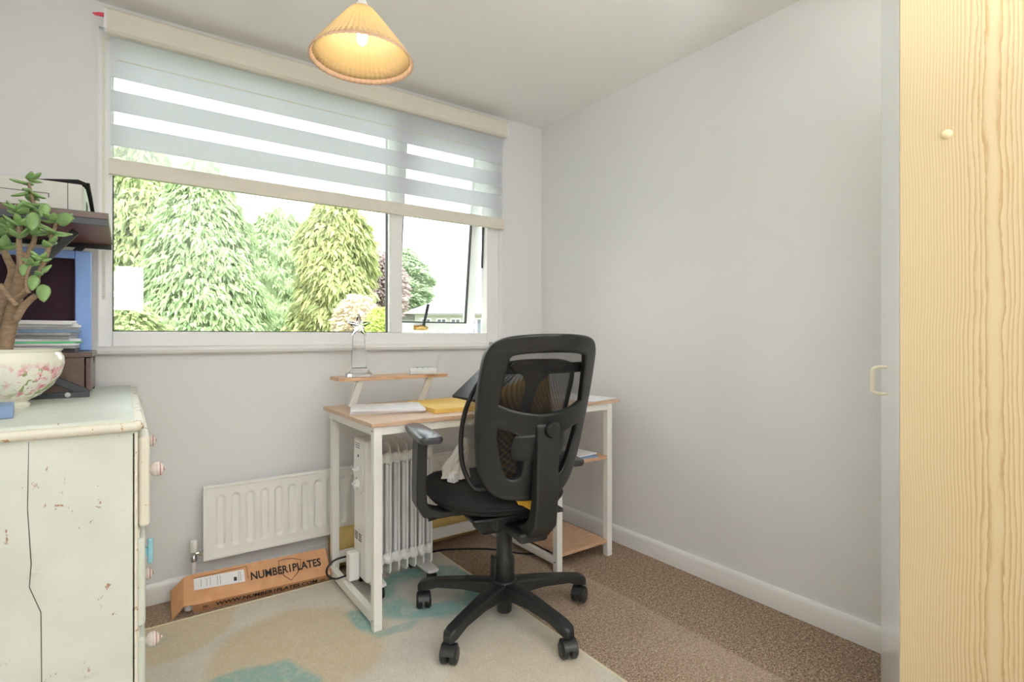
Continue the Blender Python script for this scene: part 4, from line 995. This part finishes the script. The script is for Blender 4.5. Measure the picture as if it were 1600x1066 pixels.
sr = MB(); sr.grid(lambda u, v: (OX + (u * 2 - 1) * 0.195, yb((u * 2 - 1) * 0.195, 0.985) + 0.026, 0.970 + 0.035 * v), 20, 2); sr.build('elastic_strap', M_blackfab, su, smooth=180, solid=0.002)

# --- mustard cushion
cu_ = thing('seat_cushion', 'mustard yellow cushion propped cornerwise against the office chair back', 'cushion', (CHX, CHY, 0), -HDG)
def cush(u, v, k):
    x = u * 2 - 1; y = v * 2 - 1; e_ = max(0, (1 - x ** 4) * (1 - y ** 4))
    pu = 0.5 + 0.5 * x * (1 - 0.06 * (1 - y * y) * abs(x)); pv = 0.5 + 0.5 * y * (1 - 0.06 * (1 - x * x) * abs(y))
    xx = 0.070 + pu * 0.265 * math.cos(R(207)) + pv * 0.375 * math.cos(R(290)); z = 1.004 + pu * 0.265 * math.sin(R(207)) + pv * 0.375 * math.sin(R(290))
    return (xx + OX, yb(0, z) + 0.154 + 1.6 * xx * xx + k * 0.034 * e_ ** 0.45, z)
cm = MB(); cm.grid(lambda u, v: cush(u, v, 1), 24, 24); cm.grid(lambda u, v: cush(u, v, -1), 24, 24); cm.build('cover', M_yellow, cu_, smooth=180)

# --- yellow duster tucked between seat and back frame
yd = MB()
yd.grid(lambda u, v: chw(OX - 0.062 + 0.075 * u + 0.012 * v, -0.219 - 0.006 * math.sin(7 * u + 2 * v) * (0.3 + v), 0.534 - v * (0.022 + 0.044 * u ** 1.2)), 14, 8)
yo = yd.build('yellow_duster', M_yellow, None, smooth=180, solid=0.003); tag(yo, 'yellow duster corner poking out below the office chair back frame', 'cloth')

# --- white cloth and plug on the seat
wx, wy, wz = chw(-0.165, 0.10, 0.540)
cl = thing('crumpled_cloth', 'crumpled white cloth bag on the chair seat beside the arm post', 'cloth', (wx, wy, wz))
rnd = random.Random(3)
m = MB(); nz_ = [[rnd.uniform(-1, 1) for _ in range(9)] for _ in range(14)]
def clo(u, v):
    a = 2 * math.pi * u; t_ = v; r = (0.048 * (1 - t_) ** 0.6 + 0.004) * (1 + 0.22 * math.sin(5 * a + 3 * t_) + 0.12 * math.sin(11 * a - 7 * t_)); return (r * math.cos(a) * 0.9 + 0.040 * t_, r * math.sin(a) + 0.01 * math.sin(6 * t_), 0.002 + 0.150 * t_)
m.grid(clo, 48, 20); m.build('folds', M_cotton, cl, smooth=60, fixn=True)
ax_, ay_, _ = chw(-0.19, 0.045, 0); ad = thing('plug_adaptor', 'small white plug adaptor lying on the chair seat by the cloth bag', 'adaptor', (ax_, ay_, 0.538), R(25))
MB().box(-0.016, 0.016, -0.014, 0.014, 0, 0.038).build('body', M_gloss, ad, bevel=0.004); MB().box(-0.030, -0.016, -0.010, 0.010, 0.006, 0.024).build('socket', M_gloss, ad, bevel=0.003)

# ================================================================== CHEST OF DRAWERS
CY0, CY1, CZ = 1.545, 2.605, 0.900
CXB, CXF = -0.45, 0.018
cd = thing('chest_of_drawers', 'distressed white painted chest of drawers at the left by the window', 'chest of drawers', (-0.2, 2.07, 0))
MB().box(CXB, CXF, CY0 + 0.008, CY1 - 0.008, 0.0, CZ - 0.030).build('carcass', M_chest, cd, bevel=0.003, world=True)
tp = MB(); prt = [(0, CZ - 0.030), (0.013, CZ - 0.030), (0.020, CZ - 0.026), (0.023, CZ - 0.018), (0.021, CZ - 0.011), (0.017, CZ - 0.008), (0, CZ - 0.008)]
# moulding along the near side and the front
tp.loft([[(x, CY0 + 0.010 - a, z_) for a, z_ in prt] for x in (CXB, CXF - 0.006)]);
tp.loft([[(CXF - 0.006 + a, y_, z_) for a, z_ in prt] for y_ in (CY0 + 0.010, CY1)])
# mitred corner
cs_ = []
for k in range(7):
    a = R(-90 + 15 * k); cs_.append([(CXF - 0.006 + q * math.cos(a), CY0 + 0.010 + q * math.sin(a), z_) for q, z_ in prt])
tp.loft(cs_); tp.build('top_moulding', M_chestedge, cd, smooth=40, world=True)
MB().box(CXB, CXF - 0.004, CY0 + 0.004, CY1, CZ - 0.009, CZ).build('top_board', M_chest, cd, bevel=0.002, world=True)
ck = MB(); ck.tube([(-0.172, CY0 + 0.0075, 0.865), (-0.174, CY0 + 0.0075, 0.72), (-0.168, CY0 + 0.0075, 0.60), (-0.171, CY0 + 0.0075, 0.55), (-0.152, CY0 + 0.0075, 0.49), (-0.150, CY0 + 0.0075, 0.2)], [0.0005, 0.0007, 0.0009, 0.0007, 0.0008, 0.0008], 6); ck.build('side_crack', M_crack, cd, world=True)
dr = [(0.632, 0.852, 0.009), (0.392, 0.606, 0.0), (0.130, 0.366, 0.0)]
for i, (z0, z1_, out) in enumerate(dr):
    x0 = CXF + 0.003 + out - 0.024 + 0.0165
    d_ = MB(); d_.box(x0, x0 + 0.024, CY0 + 0.028, CY1 - 0.045, z0, z1_); do = d_.build('drawer', M_chestedge if i == 0 else M_chest, cd, bevel=0.009, seg=3, world=True)
    sdm = MB(); sdm.box(CXF - 0.02, x0 + 0.002, CY0 + 0.036, CY0 + 0.050, z0 + 0.012, z1_ - 0.012); sdm.build('drawer_side', M_rawwood, do, world=True)
    zc2 = (0.725, 0.502, 0.257)[i]
    for yk in (1.785, 2.285):
        if i != 1:
            k_ = MB(); k_.lathe([(0.009, 0.0), (0.008, 0.006), (0.016, 0.011), (0.020, 0.019), (0.019, 0.029), (0.012, 0.036), (0.004, 0.0385), (0.003, 0.043), (0.0, 0.044)], 24, Matrix.Rotation(R(90), 4, 'Y'))
            ko = k_.build('knob', M_knob, do, smooth=60); ko.location = Vector((x0 + 0.024, yk, zc2)) - parent_world(do)
        else:
            k_ = MB(); k_.box(x0 + 0.024, x0 + 0.034, yk - 0.008, yk + 0.008, zc2 - 0.012, zc2 + 0.012); k_.box(x0 + 0.033, x0 + 0.046, yk - 0.010, yk + 0.010, zc2 - 0.034, zc2 + 0.034); ko = k_.build('handle', M_knobblue, do, bevel=0.005, seg=3, world=True); ko['label'] = 'pale blue bar handle'
for z0, z1_ in ((0.608, 0.630), (0.368, 0.390), (0.0, 0.128)): MB().box(CXF - 0.01, CXF + 0.008, CY0 + 0.020, CY1 - 0.02, z0, z1_).build('front_rail', M_chestedge, cd, bevel=0.004, world=True)
MB().box(CXF - 0.01, CXF + 0.004, CY0 + 0.008, CY0 + 0.024, 0.0, CZ - 0.032).build('corner_stile', M_chestedge, cd, bevel=0.004, world=True)

# ================================================================== DESKTOP ORGANISER on the chest
og = thing('desk_organiser', 'dark walnut two-tier shelf unit with grey steel frame on the chest', 'shelf unit', (-0.25, 2.3, CZ))
OXR = -0.044
m = MB(); m.box(-0.46, OXR, 2.005, 2.560, 1.442, 1.461); uo = m.build('upper_shelf', M_walnut, og, bevel=0.001, world=True)
MB().box(-0.455, OXR - 0.004, 2.020, 2.548, 1.4395, 1.4418).build('shelf_underside', M_redwalnut, uo, world=True)
for ya in (2.003, 2.546): MB().box(-0.46, OXR - 0.002, ya, ya + 0.015, 1.423, 1.4415).build('shelf_rail', M_greysteel, uo, bevel=0.001, world=True)
UX, UY0, UY1 = -0.094, 2.195, 2.520
m = MB(); m.box(-0.46, UX + 0.004, UY0 - 0.002, UY1 + 0.012, 1.026, 1.042); m.build('lower_top', M_walnut, og, bevel=0.002, world=True)
m = MB(); m.box(-0.46, UX - 0.016, UY0 + 0.004, UY0 + 0.016, 0.914, 1.026); m.box(-0.46, UX - 0.016, UY1 - 0.012, UY1, 0.914, 1.026); m.box(-0.46, UX - 0.016, UY0 + .016, UY1 - .012, 0.914, 0.924); m.build('drawer_case', M_walnut, og, bevel=0.001, world=True)
# drawer front with a finger notch
ntc = [(UY0 + 0.004, 0.916), (UY1, 0.916), (UY1, 1.023), (2.445, 1.023)] + [(2.405 + 0.040 * math.cos(a) * 0.8, 1.023 - 0.026 * math.sin(a)) for a in [math.pi * k / 10 for k in range(11)]] + [(2.365, 1.023), (UY0 + 0.004, 1.023)]
m = MB(); m.prism(ntc, lambda u, v, w: (w, u, v), UX - 0.012, UX); m.build('drawer', M_walnut, og, world=True)
for yy in (UY0 - 0.006, UY1 + 0.004):
    m = MB(); m.box(-0.46, UX - 0.002, yy - 0.008, yy + 0.006, CZ, CZ + 0.018)
    m.bar((UX - 0.006, yy, CZ + 0.012), (-0.40, yy, 1.08), 0.012, 0.022, (0, 0, 1)); m.bar((-0.40, yy, 1.08), (-0.13, yy, 1.428), 0.012, 0.022, (0, 0, 1))
    lo = m.build('leg', M_greysteel, og, bevel=0.002, world=True)
    m = MB(); m.cyl((-0.150, yy - 0.007, CZ + 0.010), (-0.150, yy - 0.013, CZ + 0.010), 0.0075, 14); m.build('bolt', M_chrome, lo, smooth=40, world=True)

# --- printer on the upper shelf
pz0 = 1.4612
pn = thing('printer', 'grey desktop printer on the upper organiser shelf', 'printer', (-0.28, 2.33, pz0))
m = MB(); m.box(-0.46, -0.108, 2.075, 2.50, pz0, pz0 + 0.092); m.build('casing', M_printer, pn, bevel=0.006, world=True)
m = MB(); m.box(-0.109, -0.102, 2.10, 2.48, pz0 + 0.004, pz0 + 0.086); m.build('side_panel', M_printer_side, pn, bevel=0.002, world=True)
m = MB()
for k in range(5): m.box(-0.1035, -0.1005, 2.12 + k * 0.014, 2.126 + k * 0.014, pz0 + 0.012, pz0 + 0.05)
m.box(-0.46, -0.185, 2.0735, 2.076, pz0 + 0.052, pz0 + 0.0535); m.box(-0.187, -0.185, 2.0735, 2.076, pz0 + 0.040, pz0 + 0.053); m.box(-0.1435, -0.142, 2.0735, 2.076, pz0 + 0.004, pz0 + 0.09); m.build('panel_gaps', M_slot, pn, world=True)
m = MB(); m.cyl((-0.20, 2.076, pz0 + 0.022), (-0.20, 2.068, pz0 + 0.022), 0.012, 20); m.build('power_button', M_calc, pn, smooth=40, world=True)
m = MB(); m.loft([[(x, y_ + b_, z_ + a) for a, b_ in ((-.004 * k_, -.008), (.006 * k_, -.008), (.006 * k_, .02), (-.004 * k_, .02))] for k_, (x, y_, z_) in zip((.15, .7, 1.2, 1.0),  ((-0.215, 2.10, pz0 + 0.0945), (-0.17, 2.10, pz0 + 0.098), (-0.120, 2.10, pz0 + 0.102), (-0.100, 2.10, pz0 + 0.096)))])
m.loft([[(-0.100 + a, y_, z_ + b_) for a, b_ in ((-.006, -.004), (.008, -.004), (.008, .008), (-.006, .008))] for y_, z_ in ((2.095, pz0 + 0.095), (2.25, pz0 + 0.088), (2.43, pz0 + 0.066), (2.46, pz0 + 0.05))]); m.build('carry_strap', M_blackfab, pn, bevel=0.003, world=True)

# --- blue framed board
bb = thing('box_picture', 'pale blue box frame standing behind the papers on the organiser', 'frame', (-0.28, 2.46, 1.042))
fz0, fz1, fx0, fx1, fy = 1.0424, 1.398, -0.46, -0.1035, 2.45
m = MB(); rect_frame(m, fx0, fx1, fz0, fz1, 0.046, 0.046, 0.04, 0.030, fy, fy + 0.04); m.build('border', M_blue, bb, bevel=0.004, world=True)
m = MB(); rect_frame(m, fx0 + .046, fx1 - .046, fz0 + .04, fz1 - .03, .004, .004, .004, .004, fy - 0.001, fy + 0.03); m.build('inner_lip', M_plum, bb, world=True)
MB().box(fx0 + 0.046, fx1 - 0.046, fy + 0.012, fy + 0.02, fz0 + 0.04, fz1 - 0.03).build('dark_panel', M_plum, bb, world=True)

# --- pile of magazines and folders on the lower top
mats = [M_slot, M_grey_mag, M_paper, M_green, M_paper, M_grey_mag, M_grey_mag, M_bluepaper, M_grey_mag, M_paper, M_paper, M_paper]
names = ['black document wallet at the bottom of the pile on organiser', 'grey glossy magazine just above the black wallet in the organiser pile', 'thin white papers just under the green folder in the pile', 'pale green card folder in the middle of the organiser pile', 'white brochure resting on the green folder in the pile', 'grey magazine second above the green folder in the pile', 'grey catalogue halfway between green folder and pile top', 'pale blue folder in the organiser pile below white papers', 'grey leaflet lying on the pale blue folder in the pile', 'third white brochure from the top of the organiser pile', 'second white brochure from the top of the organiser pile', 'topmost white brochure on the organiser pile']
kinds = ['document_wallet', 'magazine', 'brochure', 'card_folder', 'brochure', 'magazine', 'magazine', 'card_folder', 'magazine', 'brochure', 'brochure', 'brochure']
thk = [0.012, 0.010, 0.006, 0.007, 0.009, 0.010, 0.010, 0.008, 0.009, 0.008, 0.007, 0.006]
z = 1.0424
rnd = random.Random(11)
for i in range(12):
    a = R(rnd.uniform(-5, 5)); xr_ = -0.132 + rnd.uniform(-0.012, 0.004); m = MB(); L_, W_ = 0.24, 0.19
    cxm, cym = xr_ - L_ / 2, 2.325 + rnd.uniform(-0.01, 0.01); bendk = rnd.uniform(0.0, 0.003)
    secs = []
    for k in range(7):
        u = -L_ / 2 + L_ * k / 6; dz = -bendk * (k / 6) ** 2 if i else 0
        secs.append([(cxm + u * math.cos(a) - v * math.sin(a), cym + u * math.sin(a) + v * math.cos(a), z + w_ * thk[i] * 0.93 + max(dz, -0.0)) for v, w_ in ((-W_ / 2, 0), (W_ / 2, 0), (W_ / 2, 1), (-W_ / 2, 1))])
    m.loft(secs); tag(m.build(kinds[i], mats[i]), names[i], 'papers', 'papers and folders piled on the organiser'); z += thk[i]

# --- bowl and jade plant
BWX, BWY = -0.292, 1.985
bw = thing('floral_bowl', 'cream china planter bowl with pink roses on the chest', 'bowl', (BWX, BWY, CZ))
prof = [(0.0, 0.004), (0.06, 0.004), (0.066, 0.0), (0.074, 0.0), (0.076, 0.008), (0.070, 0.016), (0.098, 0.032), (0.125, 0.058), (0.143, 0.09), (0.150, 0.118), (0.148, 0.138), (0.140, 0.150), (0.145, 0.156), (0.146, 0.159), (0.139, 0.160), (0.134, 0.154), (0.138, 0.12), (0.12, 0.06), (0.0, 0.03)]
MB().lathe(prof, 56).build('china_body', M_bowl, bw, smooth=50)
MB().lathe([(0.134, 0.126), (0.06, 0.134), (0.0, 0.136)], 32).build('soil', M_soil, bw, smooth=180)
pt = thing('jade_plant', 'jade plant with thick stems growing in the floral bowl', 'plant', (BWX, BWY, CZ + 0.13))
stm = MB()
def P(px, py, t=1.50):
    t *= 0.935; x_, y_ = at(px, t); return Vector((x_, y_, zat(py, t)))
stems = [
 ([(2, 600), (8, 540), (22, 480), (34, 420), (33, 395)], [.019, .018, .016, .0125, .011], 1.50),
 ([(34, 425), (30, 385), (30, 345), (28, 330)], [.010, .008, .006, .005], 1.49),
 ([(-16, 590), (-8, 520), (6, 470), (20, 428), (12, 405), (6, 392)], [.018, .017, .014, .011, .009, .008], 1.53),
 ([(20, 470), (44, 452), (62, 425), (76, 388), (86, 355), (90, 338)], [.011, .010, .008, .007, .0055, .004], 1.47),
 ([(24, 500), (38, 478), (55, 462)], [.012, .010, .009], 1.47),
 ([(36, 412), (46, 392), (54, 372), (52, 340), (51, 312), (44, 285)], [.009, .008, .007, .006, .005, .004], 1.51),
 ([(0, 445), (12, 462), (26, 478)], [.008, .008, .008], 1.46),
 ([(45, 458), (41, 442), (44, 425), (48, 415)], [.006, .005, .005, .004], 1.45),
]
for pts, rs_, t_ in stems:
    pts3 = crom([P(a, b, t_) for a, b in pts], 4, closed=False); rr2 = []
    for k in range(len(pts3)):
        f_ = k / 4; i0 = min(int(f_), len(rs_) - 2); rr2.append(rs_[i0] + (rs_[i0 + 1] - rs_[i0]) * (f_ - i0))
    stm.tube(pts3, [q_ * (0.95 if rs_[0] > .015 else 0.78) for q_ in rr2], 10)
stm.build('stems', M_bark, pt, smooth=180, world=True)
lf = MB()
def leaf(c, d, n_, L_, W_, t_=0.0045):
    d = Vector(d).normalized(); n_ = Vector(n_); n_ = (n_ - d * n_.dot(d)).normalized(); s_ = d.cross(n_)
    secs = []
    for k in range(8):
        u = k / 7; w_ = W_ / 2 * (math.sin(math.pi * min(1, u ** 0.75 * 0.97 + 0.03)) ** 0.7) + 0.0012; th_ = t_ * (0.35 + 0.65 * math.sin(math.pi * min(1, u * 0.92 + 0.06)))
        c0 = Vector(c) + d * (L_ * u) + n_ * (0.18 * L_ * u * u)
        secs.append([c0 + s_ * w_ * math.cos(a) + n_ * th_ * math.sin(a) for a in [2 * math.pi * j / 8 for j in range(8)]])
    lf.loft(secs)
rgt = Vector((math.cos(YAW), -math.sin(YAW), 0)); fwd = Vector((math.sin(YAW), math.cos(YAW), 0)); Z = Vector((0, 0, 1))
rl_ = random.Random(5)
def cluster(px, py, t_, n_, L_, spread=1.0, up_=0.4):
    c = P(px, py, t_)
    for k in range(n_):
        a = 2 * math.pi * k / n_ + rl_.uniform(-.4, .4); d = rgt * math.cos(a) * spread + fwd * math.sin(a) * spread + Z * (up_ + rl_.uniform(-.35, .35))
        q = L_ * rl_.uniform(0.75, 1.15); leaf(c + Z * rl_.uniform(-.006, .006), d, Z * 0.8 - d * 0.2 + fwd * rl_.uniform(-.4, .2), q, q * 0.55)
for a in [(44, 284, 1.51, 7, .034, 1, .2), (46, 300, 1.51, 5, .036, 1, -.5), (49, 322, 1.50, 6, .038, 1, -.3), (53, 345, 1.50, 4, .04, .8, -.5), (30, 332, 1.49, 8, .036, 1, .3), (30, 352, 1.49, 5, .036), (28, 372, 1.48, 4, .032),
          (6, 388, 1.53, 8, .042, 1, .4), (4, 368, 1.52, 7, .04, 1, .5), (8, 352, 1.54, 5, .03, 1, .7), (18, 362, 1.52, 6, .036, 1, .3), (56, 366, 1.50, 6, .036, 1, .2), (88, 345, 1.47, 8, .040, 1, .3), (84, 362, 1.47, 6, .036, 1, .0), (78, 382, 1.47, 4, .03, 1, .2), (48, 412, 1.45, 5, .026, 1, .2), (64, 405, 1.46, 6, .028, 1, .3), (66, 425, 1.46, 4, .026, 1, .2)]: cluster(*a)
# hand-placed large leaves facing the camera
for px, py, d2, L_ in [(52, 332, (0.05, -1), .048), (66, 445, (0.2, -1), .046), (53, 430, (0.0, -1), .040), (40, 412, (-.1, -1), .032), (72, 318, (-.2, -1), .036), (88, 345, (1, .15), .05)]:
    leaf(P(px, py, 1.455), rgt * d2[0] + Z * d2[1], -fwd + rgt * 0.3, L_, L_ * 0.66, .006)
lf.build('leaves', M_jade, pt, smooth=180, world=True)

# --- blue notebook corner at the near end of the chest
nbk = thing('blue_notebook', 'blue grey hardback notebook at the near end of the chest', 'book', (-0.285, 1.765, CZ), R(6))
MB().box(-0.06, 0.062, -0.055, 0.055, 0.0003, 0.030).build('cover', M_bluepaper, nbk, bevel=0.002)

# ================================================================== PINE WARDROBE + WHITE DOOR
PX = 1.50; PY1 = 0.5005
wd = thing('pine_wardrobe', 'tall varnished pine wardrobe at the right edge', 'wardrobe', (1.8, 0.1, 0))
m = MB(); m.box(PX + 0.020, 2.105, -0.55, PY1 - 0.012, 0.0, 1.975); m.build('carcass', M_pine, wd, world=True)
m = MB(); m.box(PX, PX + 0.019, -0.55, PY1, 0.0, 1.985); po_ = m.build('front_panel', M_pine, wd, bevel=0.002, world=True)
pyk = PX * (math.cos(YAW) - (1479 - 800) / FPX * math.sin(YAW)) / (math.sin(YAW) + (1479 - 800) / FPX * math.cos(YAW)); tk_ = PX / (math.sin(YAW) + (1479 - 800) / FPX * math.cos(YAW))
m = MB(); m.lathe([(0.0, 0.005), (0.006, 0.0045), (0.010, 0.002), (0.011, 0.0)], 20, Matrix.Translation((PX, pyk, zat(210, tk_))) @ Matrix.Rotation(R(-90), 4, 'Y')); m.build('screw_cap', M_pineplug, po_, smooth=60, world=True)

dn = thing('cupboard_door', 'glossy white cupboard door standing ajar beside the pine wardrobe', 'door', (1.52, 0.51, 0))
p0 = Vector((1.522, 0.5085, 0)); p1 = Vector((*at(1376.5, 1.655), 0)); dd = (p1 - p0).normalized(); dnrm = Vector((-dd.y, dd.x, 0))
q = [p0, p1, p1 - dnrm * 0.0001, p0]
m = MB(); m.add([p + Z * z_ for z_ in (0.012, 2.17) for p in (p0, p1, p1 + Vector((dd.x, dd.y, 0)) * 0.0 - dnrm * 0.018, p0 - dnrm * 0.018)], [(3, 2, 1, 0), (4, 5, 6, 7), (0, 1, 5, 4), (1, 2, 6, 5), (2, 3, 7, 6), (3, 0, 4, 7)])
M_doorgl = plain('gloss_door_white', srgb(245, 247, 250), 0.10, var=0.006, scale=3)
m.build('door_leaf', M_doorgl, dn, world=True)
# D handle on the face turned to the room
def ray_t(px):
    u = (px - CXP) / FPX; D = Vector((math.sin(YAW) + u * math.cos(YAW), math.cos(YAW) - u * math.sin(YAW), 0))
    # p0 + s*dd = t*D
    den = dd.x * (-D.y) + D.x * dd.y
    s_ = (p0.x * D.y - p0.y * D.x) / (D.x * dd.y * -1 + dd.x * D.y) * -1
    return s_
s_h = ray_t(1386); hp = p0 + dd * s_h; tt_ = hp.x * math.sin(YAW) + hp.y * math.cos(YAW)
za, zb2 = zat(616, tt_), zat(574, tt_); pr_ = 0.034
hpts = [hp + Z * zb2, hp + dnrm * pr_ * 0.6 + Z * zb2, hp + dnrm * pr_ * 0.92 + Z * (zb2 - 0.005), hp + dnrm * pr_ + Z * (zb2 - 0.014), hp + dnrm * pr_ + Z * (za + 0.014), hp + dnrm * pr_ * 0.92 + Z * (za + 0.005), hp + dnrm * pr_ * 0.6 + Z * za, hp + Z * za]
m = MB(); m.tube(crom(hpts, 4, closed=False), 0.0052, 12); m.build('handle', M_cream, dn, smooth=180, world=True)

# ================================================================== OUTSIDE
GZ = -2.7
struct(MB().box(-40, 80, YF + 1.0, 110, GZ - 0.2, GZ).build('lawn', M_lawn), 'sunlit lawn outside the window', 'lawn')
def foliage_mesh(profile, n, leaf_l, leaf_w, droop, seed, bumps=0.34, sub=7):
    """profile(t)->(radius, z); sprays of small drooping blades over the crown surface"""
    r_ = random.Random(seed); m = MB(); lob = [(r_.uniform(0, 6.28), r_.uniform(2, 6), r_.uniform(0, 6.28)) for _ in range(6)]
    zs = [profile(k / 40) for k in range(41)]; wts = [max(a[0], .1) for a in zs]; tot = sum(wts)
    core = []
    for rad_, z_ in zs: core.append((rad_ * 0.72, z_))
    m.lathe(core, 20)
    for _ in range(n):
        x = r_.random() * tot; k = 0
        while k < 40 and x > wts[k]: x -= wts[k]; k += 1
        t = min(1, max(0, (k + r_.random() - .5) / 40)); rad_, z_ = profile(t); a = r_.uniform(0, 2 * math.pi)
        rr = rad_ * (0.84 + bumps * sum(math.sin(l[1] * a + l[2] + 9 * t * l[1]) for l in lob) / 6 + r_.uniform(-.10, .12))
        c = Vector((rr * math.cos(a), rr * math.sin(a), z_)); o = Vector((math.cos(a), math.sin(a), 0)); sd = Vector((-math.sin(a), math.cos(a), 0))
        for j in range(sub):
            d = (o * r_.uniform(.3, 1.0) + sd * r_.uniform(-.8, .8) - Z * droop * r_.uniform(.3, 1.3) + Z * 0.2).normalized()
            L_ = leaf_l * r_.uniform(.6, 1.25); w_ = leaf_w * r_.uniform(.7, 1.2); s2 = d.cross(o + Z * .3 + sd * r_.uniform(-.6, .6)).normalized()
            p = c + Vector((r_.uniform(-1, 1), r_.uniform(-1, 1), r_.uniform(-1, 1))) * leaf_l * 0.4
            q_ = p + d * L_ * .55 + Z * 0.04 * L_; e_ = p + d * L_ - Z * droop * L_ * .35
            m.add([p, q_ - s2 * w_, e_, q_ + s2 * w_], [(0, 1, 2, 3)])
    return m
def tree(name, label, cat, px, depth, ytop, hw_px, seed, mat, kind='conifer', n=2600, ybot=None, group=None, leaf_l=0.24, droop=0.9):
    x, y = at(px, depth); zt_ = zat(ytop, depth); hw = hw_px * depth / FPX; h = zt_ - GZ
    o = thing(name, label, cat, (x, y, GZ), 0, group)
    if kind == 'conifer': pf = lambda t: (hw * (1 - t) ** 0.52 if t < 1 else 0.02, 0.4 + (h - 0.4) * t)
    elif kind == 'column': pf = lambda t: (hw * max(0.03, (1 - t ** 8)) ** 0.6, 0.4 + (h - 0.4) * t)
    else: 
        zb_ = (zat(ybot, depth) - GZ) if ybot else h * 0.3
        pf = lambda t: (hw * max(0.02, math.sin(math.pi * (0.04 + 0.96 * t)) ** 0.6), zb_ + (h - zb_) * t)
    foliage_mesh(pf, n, leaf_l, leaf_l * 0.20, droop, seed).build('foliage', mat, o, fixn=False)
    MB().tube([(0, 0, 0), (0, 0, h * 0.6)], [0.18, 0.06], 10).build('trunk', M_trunk, o, smooth=180)
    return o
tree('cypress_tree', 'tallest broad yellow-green cypress at the window edge nearest the chest', 'tree', 222, 14.8, 222, 150, 1, M_con1, n=6500, group='conifers beyond the window')
tree('cypress_tree', 'full green cypress second from the chest side of the window', 'tree', 316, 10.3, 250, 142, 2, M_con2, n=8500, leaf_l=0.165, group='conifers beyond the window')
tree('cypress_tree', 'pointed mid-height cypress rising alone in the middle of view', 'tree', 434, 23.5, 326, 120, 3, M_con2, n=5000, group='conifers beyond the window')
tree('cypress_tree', 'round-topped golden cypress column just left of the window mullion', 'tree', 526, 13.6, 303, 55, 4, M_con3, kind='column', n=4200, group='conifers beyond the window')
tree('acer_tree', 'pale pinkish feathery shrub in front of the golden cypress', 'tree', 558, 11.5, 462, 30, 5, M_pinkl, kind='round', n=420, ybot=550, leaf_l=0.14, droop=.3)
tree('lime_shrub', 'bright lime green shrub low beside window mullion', 'shrub', 596, 10.6, 484, 22, 6, M_lime, kind='round', n=500, ybot=560, leaf_l=0.13, droop=.3)
tree('copper_tree', 'dusky purple-leaved tree beyond the golden cypress', 'tree', 592, 17.0, 398, 34, 8, M_purple, kind='round', n=1400, ybot=505, leaf_l=0.30, droop=.3)
tree('round_tree', 'pale green round-crowned tree seen through the open sash', 'tree', 628, 33.0, 388, 44, 9, M_broad, kind='round', n=2200, ybot=505, leaf_l=0.30, droop=.3)
tree('hedge_shrub', 'low green bush at bottom corner of window by the chest', 'shrub', 200, 7.2, 474, 50, 10, M_con1, kind='round', n=1100, ybot=620, leaf_l=0.13, droop=.4)

HD = 22.0; kh = HD / FPX
hs = thing('white_house', 'white rendered house with pale hipped roof seen through the open sash', 'house', (*at(700, HD), GZ), -YAW)
ez, rz_ = zat(491, HD) - GZ, zat(459, HD) - GZ
hx0_, hx1_ = (640 - 700) * kh, (900 - 700) * kh
MB().box(hx0_, hx1_, 0, 4.4, 0, ez).build('wall', M_wht_ext, hs)
m = MB(); xe0, xr0, xe1 = (627 - 700) * kh, (684 - 700) * kh, hx1_ + 0.2
vs = [(xe0, -0.35, ez), (xe1, -0.35, ez), (xe1, 4.7, ez), (xe0, 4.7, ez), (xr0, 2.2, rz_), (xe1, 2.2, rz_)]
m.add(vs, [(0, 1, 5, 4), (1, 2, 5), (2, 3, 4, 5), (3, 0, 4), (3, 2, 1, 0)]); m.build('roof', M_roof, hs)
MB().box((668 - 700) * kh, hx1_, -0.42, -0.34, ez - 0.06, ez + 0.02).build('gutter', M_slate, hs)
MB().box((628 - 700) * kh, (648 - 700) * kh, -0.05, 3.0, 0, ez - 0.02).build('tile_hung_wall', M_slate, hs)
for a in (666, 690, 712, 736, 752, 780):
    xw = (a - 700) * kh; ww = 8 * kh; f_ = MB(); rect_frame(f_, xw - ww, xw + ww, ez - .95, ez - .17, .05, .05, .05, .05, -0.06, 0.02); f_.box(xw - .02, xw + .02, -0.06, 0.02, ez - .9, ez - .22); fo_ = f_.build('window_frame', M_upvc, hs); MB().box(xw - ww + .04, xw + ww - .04, -0.03, -0.02, ez - .91, ez - .21).build('pane', M_pane, fo_)
